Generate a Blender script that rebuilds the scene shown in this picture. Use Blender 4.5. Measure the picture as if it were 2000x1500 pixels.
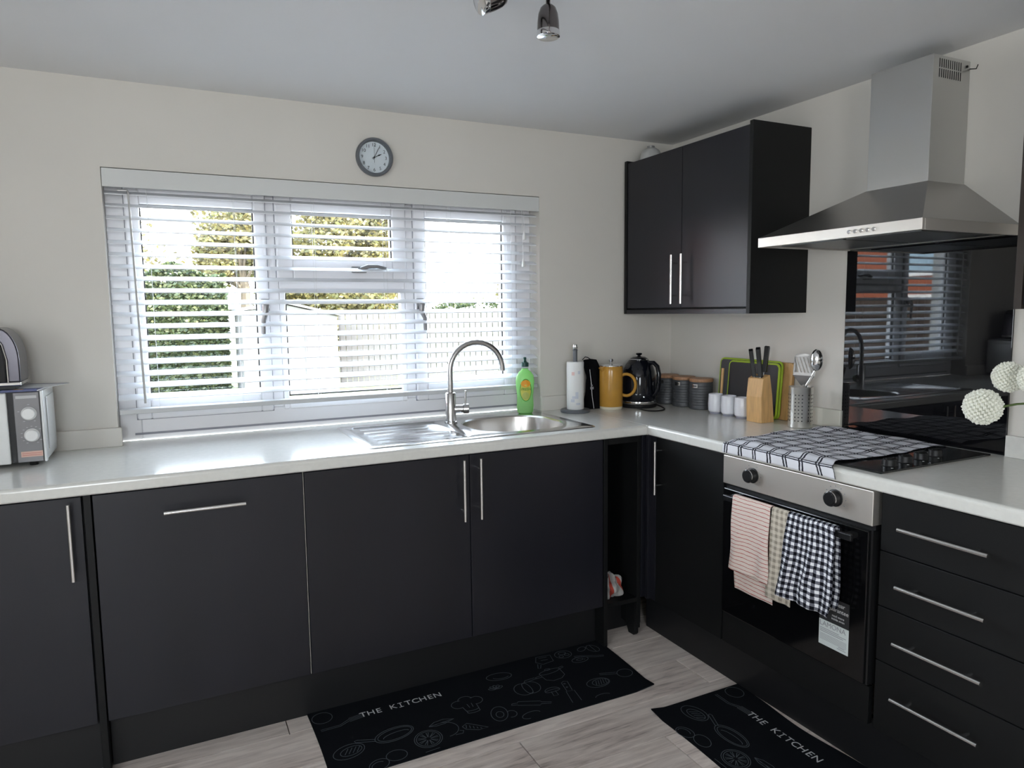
import bpy, math, random
from mathutils import Matrix, Vector, Euler
random.seed(7)
PI = math.pi
SC = bpy.context.scene
COL = SC.collection
for o in list(bpy.data.objects): bpy.data.objects.remove(o)

# ------------------------------------------------------------------ camera
cam = bpy.data.objects.new('camera', bpy.data.cameras.new('camera'))
COL.objects.link(cam)
cam.location = (-2.357, -2.9164, 1.3849)
cam.rotation_euler = (math.radians(84.0911), math.radians(.6832), math.radians(-26.2863))
cam.data.sensor_width = 36.0
cam.data.lens = 1376.6172 / 2000 * 36
cam.data.clip_start = .02
cam.data.clip_end = 400
SC.camera = cam

# ------------------------------------------------------------------ world, sun, exposure
SC.view_settings.view_transform = 'Standard'
SC.view_settings.look = 'None'
SC.view_settings.gamma = 1
SC.view_settings.use_curve_mapping = False
SC.view_settings.exposure = 0.24
W = bpy.data.worlds.new('world'); SC.world = W; W.use_nodes = True
nt = W.node_tree; nt.nodes.clear()
out = nt.nodes.new('ShaderNodeOutputWorld'); bg = nt.nodes.new('ShaderNodeBackground')
tc = nt.nodes.new('ShaderNodeTexCoord'); sep = nt.nodes.new('ShaderNodeSeparateXYZ')
rmp = nt.nodes.new('ShaderNodeValToRGB')
nt.links.new(tc.outputs['Generated'], sep.inputs[0]); nt.links.new(sep.outputs['Z'], rmp.inputs[0])
rmp.color_ramp.elements[0].position = 0.0; rmp.color_ramp.elements[0].color = (.95, .97, 1, 1)
rmp.color_ramp.elements[1].position = .8; rmp.color_ramp.elements[1].color = (.62, .78, 1, 1)
nt.links.new(rmp.outputs[0], bg.inputs['Color']); nt.links.new(bg.outputs[0], out.inputs[0])
bg.inputs['Strength'].default_value = 17.0
SUN_E = 28.0
sl = bpy.data.lights.new('sun', 'SUN'); sl.energy = SUN_E; sl.angle = math.radians(.6); sl.color = (1, .93, .82)
so = bpy.data.objects.new('sun', sl); COL.objects.link(so)
so.rotation_euler = Vector((-.80, .42, -.44)).to_track_quat('-Z', 'Y').to_euler()
so.location = (3, -8, 6)
def portal(name, loc, rot, sx, sy):
    l = bpy.data.lights.new(name, 'AREA'); l.shape = 'RECTANGLE'; l.size = sx; l.size_y = sy
    l.cycles.is_portal = True
    o = bpy.data.objects.new(name, l); COL.objects.link(o); o.location = loc; o.rotation_euler = rot
portal('window_portal', (-1.65, .17, 1.43), (-PI/2, 0, 0), 1.75, .96)
portal('added_side_window_portal', (-4.54, -3.45, 1.475), (0, -PI/2, 0), 1.05, 1.1)  # sky sampling for the added left-wall window
portal('added_rear_window_portal', (-3.0, -5.14, 1.475), (PI/2, 0, 0), 1.0, 1.05)  # sky sampling for the added window behind the camera

# ------------------------------------------------------------------ materials
def newmat(name):
    m = bpy.data.materials.new(name); m.use_nodes = True
    n = m.node_tree; return m, n, n.nodes['Principled BSDF']
def M(name, col, rough=.5, metal=0., spec=.5, bump=0., bscale=200., stretch=(1, 1, 1), var=0., vscale=3., coat=0., aniso=0., sheen=0., trans=0., emit=0.):
    m, n, b = newmat(name)
    b.inputs['Base Color'].default_value = (*col, 1)
    b.inputs['Roughness'].default_value = rough; b.inputs['Metallic'].default_value = metal
    b.inputs['Specular IOR Level'].default_value = spec
    b.inputs['Coat Weight'].default_value = coat; b.inputs['Coat Roughness'].default_value = .05
    b.inputs['Anisotropic'].default_value = aniso
    b.inputs['Sheen Weight'].default_value = sheen
    b.inputs['Transmission Weight'].default_value = trans
    tcn = n.nodes.new('ShaderNodeTexCoord')
    if bump or var:
        mp = n.nodes.new('ShaderNodeMapping'); mp.inputs['Scale'].default_value = stretch
        n.links.new(tcn.outputs['Object'], mp.inputs[0])
    if bump:
        no = n.nodes.new('ShaderNodeTexNoise'); no.inputs['Scale'].default_value = bscale; no.inputs['Detail'].default_value = 3
        n.links.new(mp.outputs[0], no.inputs['Vector'])
        bp_ = n.nodes.new('ShaderNodeBump'); bp_.inputs['Strength'].default_value = bump; bp_.inputs['Distance'].default_value = .001
        n.links.new(no.outputs[0], bp_.inputs['Height']); n.links.new(bp_.outputs[0], b.inputs['Normal'])
    if var:
        no = n.nodes.new('ShaderNodeTexNoise'); no.inputs['Scale'].default_value = vscale; no.inputs['Detail'].default_value = 5
        n.links.new(mp.outputs[0], no.inputs['Vector'])
        r = n.nodes.new('ShaderNodeValToRGB')
        r.color_ramp.elements[0].position = .3; r.color_ramp.elements[0].color = (*[c*(1-var) for c in col], 1)
        r.color_ramp.elements[1].position = .7; r.color_ramp.elements[1].color = (*[min(1, c*(1+var)) for c in col], 1)
        n.links.new(no.outputs[0], r.inputs[0]); n.links.new(r.outputs[0], b.inputs['Base Color'])
    return m
wall_m = M('wall_paint', (.69, .66, .61), .75, spec=.25, bump=.15, bscale=350, var=.015)
ceil_m = M('ceiling_paint', (.77, .765, .76), .85, spec=.2, bump=.12, bscale=300, var=.01)
top_m = M('worktop_laminate', (.70, .69, .65), .17, spec=.5, bump=.08, bscale=90, var=.03, vscale=60)
cab_m = M('charcoal_cabinet_door', (.0115, .0115, .0165), .36, spec=.42, bump=.05, bscale=40, stretch=(1, 1, .15), var=.12, vscale=6)
cabside_m = M('black_cabinet_panel', (.007, .0072, .0075), .5, spec=.25, bump=.06, bscale=60, var=.1)
plinth_m = M('black_plinth_board', (.010, .010, .011), .45, spec=.4, bump=.05, bscale=60)
inner_m = M('dark_cabinet_interior', (.012, .012, .013), .6, spec=.3)
edge_m = M('pale_edge_strip', (.45, .42, .36), .5)
steel_m = M('brushed_steel', (.56, .55, .535), .30, 1, bump=.12, bscale=30, stretch=(1, 60, 60), aniso=.4)
steelv_m = M('brushed_steel_panel', (.60, .60, .59), .34, 1, bump=.10, bscale=30, stretch=(60, 60, 1.5), aniso=.4)
steely_m = M('brushed_steel_fascia', (.82, .78, .73), .46, 1, bump=.12, bscale=40, stretch=(60, 1, 60), aniso=.4)
sink_m = M('sink_steel', (.66, .65, .64), .16, 1, bump=.1, bscale=25, stretch=(1, 12, 12))
bowl_m = M('satin_bowl_steel', (.60, .57, .54), .3, 1, bump=.08, bscale=80)
chrome_m = M('chrome', (.78, .78, .79), .08, 1)
nickel_m = M('brushed_nickel_handle', (.68, .67, .66), .26, 1, bump=.05, bscale=200)
tap_m = M('brushed_tap_steel', (.50, .49, .49), .24, 1, bump=.05, bscale=150)
dchrome_m = M('dark_chrome', (.20, .185, .185), .12, 1)
whandle_m = M('grey_window_handle', (.30, .30, .31), .3, .6)
glassb_m = M('black_glass', (.004, .004, .005), .02, spec=.5)
hobglass_m = M('black_hob_glass', (.005, .006, .007), .06, spec=.6)
blackp_m = M('black_plastic', (.006, .006, .007), .42, spec=.35)
blackg_m = M('gloss_black_enamel', (.004, .005, .009), .07, spec=.45)
blackf_m = M('black_cloth', (.006, .006, .007), .95, spec=.05, bump=.6, bscale=400)
upvc_m = M('white_window_plastic', (.88, .87, .89), .28, spec=.5)
blind_m = M('white_blind_slat', (.88, .89, .92), .38, spec=.4)
valance_m = M('white_valance', (.66, .665, .65), .45, spec=.35)
seal_m = M('dark_window_seal', (.03, .028, .026), .6)
gasket_m = M('grey_frame_joint', (.30, .30, .34), .6)
cord_m = M('white_cord', (.78, .78, .78), .7)
wand_m = M('grey_plastic_wand', (.50, .49, .48), .3)
white_m = M('white_plastic', (.78, .78, .77), .35)
paper_m = M('paper_towel', (.80, .80, .79), .9, spec=.1, bump=.6, bscale=250)
face_m = M('clock_paper', (.86, .87, .92), .5)
clk_m = M('grey_clock_plastic', (.115, .125, .14), .4)
must_m = M('mustard_glaze', (.52, .27, .045), .18, spec=.6, var=.06, vscale=25)
cream_m = M('cream_glaze', (.72, .66, .52), .25)
can_m = M('grey_canister_enamel', (.075, .078, .085), .42)
woodl_m = M('bamboo_lid', (.42, .22, .12), .5, var=.2, vscale=30, stretch=(1, 6, 1))
wood_m = M('pale_beech', (.62, .37, .15), .45, bump=.15, bscale=80, var=.14, vscale=14, stretch=(7, 7, 1))
cup_m = M('white_porcelain', (.76, .76, .80), .2, spec=.5)
cupb_m = M('grey_cup_foot', (.30, .30, .36), .2)
lime_m = M('lime_rubber', (.36, .50, .03), .45)
boardg_m = M('grey_chopping_plastic', (.065, .068, .075), .5, bump=.3, bscale=60)
soap_m = None
capg_m = M('dark_green_cap', (.006, .055, .045), .35)
orange_m = M('orange_print', (.85, .36, .02), .5)
gprint_m = M('green_print', (.05, .30, .03), .5)
yel_m = M('yellow_print', (.62, .60, .10), .5)
ink_m = M('black_print', (.01, .01, .012), .5)
greyprint_m = M('grey_print', (.30, .30, .32), .5)
mwg_m = M('microwave_panel_grey', (.17, .165, .17), .4, .4)
mws_m = M('microwave_silver', (.62, .63, .63), .3, .25, var=.03)
pink_m = M('pink_sticker', (.70, .46, .38), .5)
blue_m = M('navy_leaflet_print', (.03, .045, .16), .35)
leaf_m = M('magazine_paper', (.55, .56, .58), .3)
rug_m = M('black_rug', (.0062, .0072, .0095), .9, spec=.1, bump=.5, bscale=500)
chalk_m = M('chalk_print', (.10, .115, .13), .9, spec=.1)
chalkw_m = M('white_lettering_print', (.62, .62, .62), .9, spec=.1)
petal_m = M('white_petal', (.86, .86, .76), .7)
stem_m = M('green_stem', (.06, .10, .02), .6)
ceram_m = M('white_ceramic', (.7, .7, .68), .3)
bulb_m = M('frosted_lamp_glass', (.75, .72, .62), .3)
patio_m = M('pale_paving', (.19, .175, .16), .9, var=.1, vscale=2)
grass_m = M('lawn', (.11, .12, .035), .95, var=.4, vscale=4)
shed_m = M('pale_painted_timber', (.15, .145, .14), .7)
fence_m = M('bleached_timber', (.125, .108, .097), .85, var=.1, vscale=6)
dfence_m = M('brown_timber', (.05, .032, .024), .8, var=.2, vscale=5)
shedw_m = M('shed_window', (.06, .045, .045), .2)
brick_m = M('brick', (.30, .085, .045), .85, var=.15, vscale=9)
roof_m = M('roof_tile', (.09, .07, .07), .8)
pane_far_m = M('far_window_glass', (.35, .48, .6), .1)

def math_node(n, op, a, b=None, c=None):
    x = n.nodes.new('ShaderNodeMath'); x.operation = op
    for i, q in enumerate((a, b, c)):
        if q is None: continue
        if isinstance(q, (int, float)): x.inputs[i].default_value = q
        else: n.links.new(q, x.inputs[i])
    return x.outputs[0]
def band(n, coord, period, bands):
    md = math_node(n, 'FLOORED_MODULO', coord, period); tot = None
    for (a, b) in bands:
        v = math_node(n, 'MULTIPLY', math_node(n, 'GREATER_THAN', md, a), math_node(n, 'LESS_THAN', md, b))
        tot = v if tot is None else math_node(n, 'MAXIMUM', tot, v)
    return tot
def cloth_mat(name, base, dark, ubands=None, vbands=None, gingham=False, mid=None):
    """woven cloth; stripes in metres along U and V"""
    m, n, b = newmat(name)
    b.inputs['Roughness'].default_value = .95; b.inputs['Specular IOR Level'].default_value = .1
    uv = n.nodes.new('ShaderNodeUVMap'); sp = n.nodes.new('ShaderNodeSeparateXYZ'); n.links.new(uv.outputs[0], sp.inputs[0])
    no = n.nodes.new('ShaderNodeTexNoise'); no.inputs['Scale'].default_value = 90
    n.links.new(uv.outputs[0], no.inputs['Vector'])
    wob = math_node(n, 'MULTIPLY', math_node(n, 'SUBTRACT', no.outputs[0], .5), .0035)
    no2 = n.nodes.new('ShaderNodeTexNoise'); no2.inputs['Scale'].default_value = 11; n.links.new(uv.outputs[0], no2.inputs['Vector'])
    wob = math_node(n, 'ADD', wob, math_node(n, 'MULTIPLY', math_node(n, 'SUBTRACT', no2.outputs[0], .5), .012))
    U = math_node(n, 'ADD', sp.outputs[0], wob); V = math_node(n, 'ADD', sp.outputs[1], wob)
    fu = band(n, U, *ubands) if ubands else None
    fv = band(n, V, *vbands) if vbands else None
    if gingham: f = math_node(n, 'MULTIPLY', math_node(n, 'ADD', fu, fv), .5)
    elif fu is not None and fv is not None: f = math_node(n, 'MAXIMUM', fu, fv)
    else: f = fu if fu is not None else fv
    r = n.nodes.new('ShaderNodeValToRGB')
    r.color_ramp.elements[0].color = (*base, 1); r.color_ramp.elements[1].color = (*dark, 1)
    if mid: e = r.color_ramp.elements.new(.5); e.color = (*mid, 1)
    n.links.new(f, r.inputs[0]); n.links.new(r.outputs[0], b.inputs['Base Color'])
    n2 = n.nodes.new('ShaderNodeTexNoise'); n2.inputs['Scale'].default_value = 700
    n.links.new(uv.outputs[0], n2.inputs['Vector'])
    bu = n.nodes.new('ShaderNodeBump'); bu.inputs['Strength'].default_value = .5; bu.inputs['Distance'].default_value = .001
    n.links.new(n2.outputs[0], bu.inputs['Height']); n.links.new(bu.outputs[0], b.inputs['Normal'])
    return m
check_m = cloth_mat('white_cloth_with_double_checks', (.72, .72, .76), (.035, .035, .045), (.062, [(.020, .026), (.031, .037)]), (.062, [(.020, .026), (.031, .037)]))
redstripe_m = cloth_mat('red_pinstripe_cloth', (.74, .62, .55), (.42, .035, .03), None, (.0133, [(.005, .0068)]))
beige_m = cloth_mat('beige_gingham', (.62, .56, .47), (.30, .26, .21), (.020, [(0, .01)]), (.020, [(0, .01)]), True, (.50, .44, .36))
ging_m = cloth_mat('black_gingham', (.86, .86, .88), (.008, .008, .012), (.0205, [(0, .0105)]), (.0205, [(0, .0105)]), True, (.16, .16, .19))
rag_m = cloth_mat('grey_and_red_cloth', (.42, .40, .38), (.40, .06, .04), (.05, [(0, .012)]), None)

def pane_glass(name, tint=(1, 1, 1)):
    m, n, b = newmat(name); n.nodes.remove(b)
    o = n.nodes['Material Output']; mx = n.nodes.new('ShaderNodeMixShader'); t = n.nodes.new('ShaderNodeBsdfTransparent'); g = n.nodes.new('ShaderNodeBsdfGlossy')
    g.inputs['Roughness'].default_value = .01; t.inputs['Color'].default_value = (*tint, 1)
    lw = n.nodes.new('ShaderNodeLayerWeight')
    p5 = math_node(n, 'POWER', lw.outputs['Facing'], 5.); fr = math_node(n, 'ADD', math_node(n, 'MULTIPLY', p5, .9), .035)
    n.links.new(fr, mx.inputs[0]); n.links.new(t.outputs[0], mx.inputs[1]); n.links.new(g.outputs[0], mx.inputs[2]); n.links.new(mx.outputs[0], o.inputs[0])
    return m
glass_m = pane_glass('window_glass', (.96, .98, .98))
clear_m = pane_glass('clear_plastic', (.88, .9, .9))
def soap_mat():
    m, n, b = newmat('green_soap_plastic')
    b.inputs['Base Color'].default_value = (.47, .80, .36, 1); b.inputs['Roughness'].default_value = .12
    o = n.nodes['Material Output']; mx = n.nodes.new('ShaderNodeMixShader'); t = n.nodes.new('ShaderNodeBsdfTranslucent'); mx.inputs[0].default_value = .55
    t.inputs['Color'].default_value = (.50, .88, .40, 1)
    n.links.new(b.outputs[0], mx.inputs[1]); n.links.new(t.outputs[0], mx.inputs[2]); n.links.new(mx.outputs[0], o.inputs[0])
    return m
soap_m = soap_mat()
def plank_mat():
    m, n, b = newmat('grey_washed_oak'); b.inputs['Roughness'].default_value = .42; b.inputs['Specular IOR Level'].default_value = .4
    tcn = n.nodes.new('ShaderNodeTexCoord'); oi = n.nodes.new('ShaderNodeObjectInfo')
    cmb = n.nodes.new('ShaderNodeCombineXYZ')
    for i in range(3): n.links.new(math_node(n, 'MULTIPLY', oi.outputs['Random'], 37. + 11*i), cmb.inputs[i])
    add = n.nodes.new('ShaderNodeVectorMath'); add.operation = 'ADD'
    n.links.new(tcn.outputs['Object'], add.inputs[0]); n.links.new(cmb.outputs[0], add.inputs[1])
    def noise(sc, st, det=6, dist=0.):
        mp = n.nodes.new('ShaderNodeMapping'); mp.inputs['Scale'].default_value = st; n.links.new(add.outputs[0], mp.inputs[0])
        no = n.nodes.new('ShaderNodeTexNoise'); no.inputs['Scale'].default_value = sc; no.inputs['Detail'].default_value = det; no.inputs['Distortion'].default_value = dist
        n.links.new(mp.outputs[0], no.inputs['Vector']); return no.outputs[0]
    a = noise(5, (1, 9, 1), 8, .6); c = noise(22, (1, 14, 1), 6); d = noise(2.2, (1, 2.5, 1), 4)
    r = n.nodes.new('ShaderNodeValToRGB'); E = r.color_ramp.elements
    E[0].position = .30; E[0].color = (.22, .165, .145, 1); E[1].position = .60; E[1].color = (.90, .80, .73, 1)
    e = E.new(.44); e.color = (.68, .58, .525, 1)
    s = math_node(n, 'ADD', math_node(n, 'MULTIPLY', a, .5), math_node(n, 'ADD', math_node(n, 'MULTIPLY', c, .22), math_node(n, 'MULTIPLY', d, .28)))
    n.links.new(s, r.inputs[0])
    hs = n.nodes.new('ShaderNodeHueSaturation'); n.links.new(r.outputs[0], hs.inputs['Color'])
    n.links.new(math_node(n, 'ADD', math_node(n, 'MULTIPLY', oi.outputs['Random'], .26), .86), hs.inputs['Value'])
    n.links.new(hs.outputs[0], b.inputs['Base Color'])
    bu = n.nodes.new('ShaderNodeBump'); bu.inputs['Strength'].default_value = .25; bu.inputs['Distance'].default_value = .001
    n.links.new(c, bu.inputs['Height']); n.links.new(bu.outputs[0], b.inputs['Normal'])
    return m
plank_m = plank_mat()
def leaves_mat(name, c1, c2, c3):
    m, n, b = newmat(name); b.inputs['Roughness'].default_value = .6
    g = n.nodes.new('ShaderNodeNewGeometry'); r = n.nodes.new('ShaderNodeValToRGB')
    r.color_ramp.elements[0].color = (*c1, 1); r.color_ramp.elements[1].color = (*c3, 1); e = r.color_ramp.elements.new(.5); e.color = (*c2, 1)
    n.links.new(g.outputs['Random Per Island'], r.inputs[0]); n.links.new(r.outputs[0], b.inputs['Base Color'])
    o = n.nodes['Material Output']; mx = n.nodes.new('ShaderNodeMixShader'); t = n.nodes.new('ShaderNodeBsdfTranslucent'); mx.inputs[0].default_value = .35
    n.links.new(r.outputs[0], t.inputs[0]); n.links.new(b.outputs[0], mx.inputs[1]); n.links.new(t.outputs[0], mx.inputs[2]); n.links.new(mx.outputs[0], o.inputs[0])
    return m
hedge_m = leaves_mat('green_leaves', (.010, .020, .005), (.034, .052, .014), (.09, .095, .034))
yleaf_m = leaves_mat('yellow_leaves', (.05, .042, .014), (.16, .125, .036), (.17, .17, .065))
bark_m = M('bark', (.10, .075, .05), .9)

# ------------------------------------------------------------------ mesh helpers
class MB:
    def __init__(s): s.v = []; s.f = []; s.uv = None
    def box(s, x0, x1, y0, y1, z0, z1):
        b = len(s.v)
        s.v += [(x, y, z) for z in (z0, z1) for y in (y0, y1) for x in (x0, x1)]
        s.f += [tuple(b+i for i in q) for q in ((0, 2, 3, 1), (4, 5, 7, 6), (0, 1, 5, 4), (2, 6, 7, 3), (0, 4, 6, 2), (1, 3, 7, 5))]
        return s
    def prism(s, poly, axis, a, b2):
        b = len(s.v); n = len(poly)
        def mk(p, t):
            if axis == 'x': return (t, p[0], p[1])
            if axis == 'y': return (p[0], t, p[1])
            return (p[0], p[1], t)
        s.v += [mk(p, a) for p in poly] + [mk(p, b2) for p in poly]
        s.f.append(tuple(b+i for i in range(n))[::-1]); s.f.append(tuple(b+n+i for i in range(n)))
        for i in range(n): j = (i+1) % n; s.f.append((b+i, b+j, b+n+j, b+n+i))
        return s
    def lathe(s, prof, c=(0, 0, 0), n=24, axis=(0, 0, 1), ell=(1, 1)):
        q = Vector(axis).normalized().to_track_quat('Z', 'Y'); c = Vector(c); b = len(s.v); k = len(prof)
        for (r, z) in prof:
            for i in range(n):
                a = 2*PI*i/n; p = c + q @ Vector((r*math.cos(a)*ell[0], r*math.sin(a)*ell[1], z)); s.v.append(tuple(p))
        for j in range(k-1):
            for i in range(n):
                i2 = (i+1) % n; s.f.append((b+j*n+i, b+j*n+i2, b+(j+1)*n+i2, b+(j+1)*n+i))
        if prof[0][0] > 1e-6: s.f.append(tuple(b+i for i in range(n))[::-1])
        if prof[-1][0] > 1e-6: s.f.append(tuple(b+(k-1)*n+i for i in range(n)))
        return s
    def tube(s, path, r, n=10, closed=False, flat=(1, 1)):
        P = [Vector(p) for p in path]; k = len(P); b = len(s.v); rr = r if isinstance(r, (list, tuple)) else [r]*k
        T = []
        for i in range(k):
            if closed: t = P[(i+1) % k]-P[i-1]
            else: t = P[min(i+1, k-1)]-P[max(i-1, 0)]
            T.append(t.normalized())
        up = Vector((0, 0, 1)) if abs(T[0].z) < .9 else Vector((1, 0, 0))
        N = (up - T[0]*up.dot(T[0])).normalized()
        for i in range(k):
            N = (N - T[i]*N.dot(T[i]))
            N = N.normalized() if N.length > 1e-6 else T[i].orthogonal().normalized()
            B = T[i].cross(N)
            for j in range(n):
                a = 2*PI*j/n; s.v.append(tuple(P[i] + N*(math.cos(a)*rr[i]*flat[0]) + B*(math.sin(a)*rr[i]*flat[1])))
        m = k if closed else k-1
        for i in range(m):
            i2 = (i+1) % k
            for j in range(n):
                j2 = (j+1) % n; s.f.append((b+i*n+j, b+i*n+j2, b+i2*n+j2, b+i2*n+j))
        if not closed: s.f.append(tuple(b+j for j in range(n))[::-1]); s.f.append(tuple(b+(k-1)*n+j for j in range(n)))
        return s
    def grid(s, fn, nu, nv, uvfn=None):
        b = len(s.v)
        if s.uv is None: s.uv = [(0, 0)]*b
        for j in range(nv+1):
            for i in range(nu+1):
                u, v = i/nu, j/nv; s.v.append(tuple(fn(u, v))); s.uv.append(uvfn(u, v) if uvfn else (u, v))
        for j in range(nv):
            for i in range(nu):
                a = b+j*(nu+1)+i; s.f.append((a, a+1, a+nu+2, a+nu+1))
        return s
    def poly(s, pts):
        b = len(s.v); s.v += [tuple(p) for p in pts]; s.f.append(tuple(range(b, b+len(pts)))); return s
    def xf(s, mat): s.v = [tuple(mat @ Vector(p)) for p in s.v]; return s
INV = {}
def tag(o, label=None, cat=None, group=None, kind=None):
    if label: o['label'] = label
    if cat: o['category'] = cat
    if group: o['group'] = group
    if kind: o['kind'] = kind
    return o
def thing(name, label, cat, loc=(0, 0, 0), rz=0, group=None):
    o = bpy.data.objects.new(name, None); COL.objects.link(o); o.location = loc; o.rotation_euler = (0, 0, rz); o.empty_display_size = .05
    INV[o.name] = (Matrix.Translation(loc) @ Matrix.Rotation(rz, 4, 'Z')).inverted()
    return tag(o, label, cat, group)
def part(name, mb, mat, parent=None, bevel=0, smooth=False, solid=0, label=None, kind=None, local=False, seg=2, sub=0):
    if parent is not None and not local: mb.xf(INV[parent.name])
    me = bpy.data.meshes.new(name); me.from_pydata(mb.v, [], mb.f)
    if mb.uv:
        uvl = me.uv_layers.new(name='UVMap')
        for l in me.loops: uvl.data[l.index].uv = mb.uv[l.vertex_index] if l.vertex_index < len(mb.uv) else (0, 0)
    me.materials.append(mat); me.validate(); me.update()
    if smooth:
        for p in me.polygons: p.use_smooth = True
        me.set_sharp_from_angle(angle=math.radians(38))
    o = bpy.data.objects.new(name, me); COL.objects.link(o)
    if parent is not None: o.parent = parent; INV[o.name] = INV[parent.name]
    else: INV[o.name] = Matrix.Identity(4)
    if solid: md = o.modifiers.new('solid', 'SOLIDIFY'); md.thickness = solid; md.offset = 0
    if bevel:
        md = o.modifiers.new('bevel', 'BEVEL'); md.width = bevel; md.segments = seg; md.limit_method = 'ANGLE'; md.angle_limit = math.radians(40); md.harden_normals = False
    if sub: md = o.modifiers.new('sub', 'SUBSURF'); md.levels = sub; md.render_levels = sub
    if label: o['label'] = label
    if kind: o['kind'] = kind
    return o
def copy_tree(o, parent=None):
    c = o.copy(); COL.objects.link(c)
    if parent is not None: c.parent = parent
    for ch in list(o.children): copy_tree(ch, c)
    return c
def struct(name, mb, mat, parent=None, **k):
    o = part(name, mb, mat, parent, **k)
    if parent is None: o['kind'] = 'structure'
    return o
def text_part(name, txt, size, mat, parent, M4, align='CENTER', ext=.0003, shear=0., space=1.):
    cu = bpy.data.curves.new(name, 'FONT'); cu.body = txt; cu.size = size; cu.align_x = align; cu.align_y = 'CENTER'; cu.extrude = ext; cu.shear = shear; cu.space_character = space
    to = bpy.data.objects.new('tmp_text', cu); COL.objects.link(to)
    dg = bpy.context.evaluated_depsgraph_get(); me = bpy.data.meshes.new_from_object(to.evaluated_get(dg))
    bpy.data.objects.remove(to); me.name = name
    me.transform(INV[parent.name] @ M4); me.materials.clear(); me.materials.append(mat)
    o = bpy.data.objects.new(name, me); COL.objects.link(o); o.parent = parent; INV[o.name] = INV[parent.name]
    return o
def rrect(cx, cy, hx, hy, r, n=8):
    P = []
    for sx, sy, a0 in ((1, 1, 0), (-1, 1, PI/2), (-1, -1, PI), (1, -1, 3*PI/2)):
        for i in range(n+1):
            a = a0 + PI/2*i/n; P.append((cx+sx*(hx-r)+r*math.cos(a), cy+sy*(hy-r)+r*math.sin(a)))
    return P
def rib2(mb, pts, w, z, closed=False):
    """flat ribbon line in a horizontal plane, for printed drawings"""
    n = len(pts); L = []
    for i in range(n):
        a = pts[(i-1) % n] if (closed or i > 0) else pts[i]; b = pts[(i+1) % n] if (closed or i < n-1) else pts[i]
        dx, dy = b[0]-a[0], b[1]-a[1]; d = math.hypot(dx, dy) or 1; nx, ny = -dy/d*w/2, dx/d*w/2
        L.append(((pts[i][0]+nx, pts[i][1]+ny, z), (pts[i][0]-nx, pts[i][1]-ny, z)))
    b = len(mb.v)
    for p in L: mb.v += [p[0], p[1]]
    for i in range(n if closed else n-1):
        j = (i+1) % n; mb.f.append((b+2*i, b+2*i+1, b+2*j+1, b+2*j))

# dimensions
H = .913; TT = .04; C = 2.208
DF = -.584               # door face distance from the walls
CT = H-TT                # cabinet top
ZB = .176                # door bottoms
WL, WR, WT = -2.524, -.771, 1.907
RX, RY = -4.4, -5.0

# ------------------------------------------------------------------ room shell
fl = struct('floor', MB().box(RX-.2, .2, RY-.2, .3, -.16, -.009), M('underfloor', (.010, .008, .007), .9))
ceil = struct('ceiling', MB().box(RX-.2, .2, RY-.2, .3, C, C+.15), ceil_m)
wb = MB().box(RX-.2, WL, 0, .26, -.009, C).box(WR, .2, 0, .26, -.009, C).box(WL, WR, 0, .26, WT, C).box(WL, WR, 0, .26, -.009, CT)
struct('wall_back', wb, wall_m)
struct('wall_right', MB().box(0, .2, RY-.2, 0, -.009, C), wall_m)
fd0, fd1, fdz, fdb = -3.5, -2.5, 2.0, .95
struct('wall_front', MB().box(RX-.2, fd0, RY-.2, RY, -.009, C).box(fd1, 0, RY-.2, RY, -.009, C).box(fd0, fd1, RY-.2, RY, fdz, C).box(fd0, fd1, RY-.2, RY, -.009, fdb), wall_m)
d1 = MB()
for a in (fd0, fd1-.07): d1.box(a, a+.07, RY-.12, RY-.05, fdb, fdz)
d1.box(fd0, fd1, RY-.12, RY-.05, fdb, fdb+.08).box(fd0, fd1, RY-.12, RY-.05, fdz-.07, fdz)
added_win3 = struct('added_window_3', d1, upvc_m)  # unseen window behind the camera, added to light back wall and ceiling
part('pane', MB().box(fd0+.07, fd1-.07, RY-.09, RY-.084, fdb+.08, fdz-.07), glass_m, added_win3)
lw0, lw1, lz0, lz1 = -4.0, -2.9, .95, 2.0
struct('wall_left', MB().box(RX-.2, RX, RY, lw0, -.009, C).box(RX-.2, RX, lw1, 0, -.009, C).box(RX-.2, RX, lw0, lw1, -.009, lz0).box(RX-.2, RX, lw0, lw1, lz1, C), wall_m)
w2 = MB()
for a, b in ((lw0, lw0+.07), (-3.49, -3.41), (lw1-.07, lw1)): w2.box(RX-.13, RX-.06, a, b, lz0, lz1)
w2.box(RX-.13, RX-.06, lw0, lw1, lz0, lz0+.07).box(RX-.13, RX-.06, lw0, lw1, lz1-.07, lz1)
added_win2 = struct('added_window_2', w2, upvc_m)  # unseen left-wall window, added to bring daylight onto the right wall
part('pane', MB().box(RX-.098, RX-.092, lw0+.07, lw1-.07, lz0+.07, lz1-.07), glass_m, added_win2)

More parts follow.
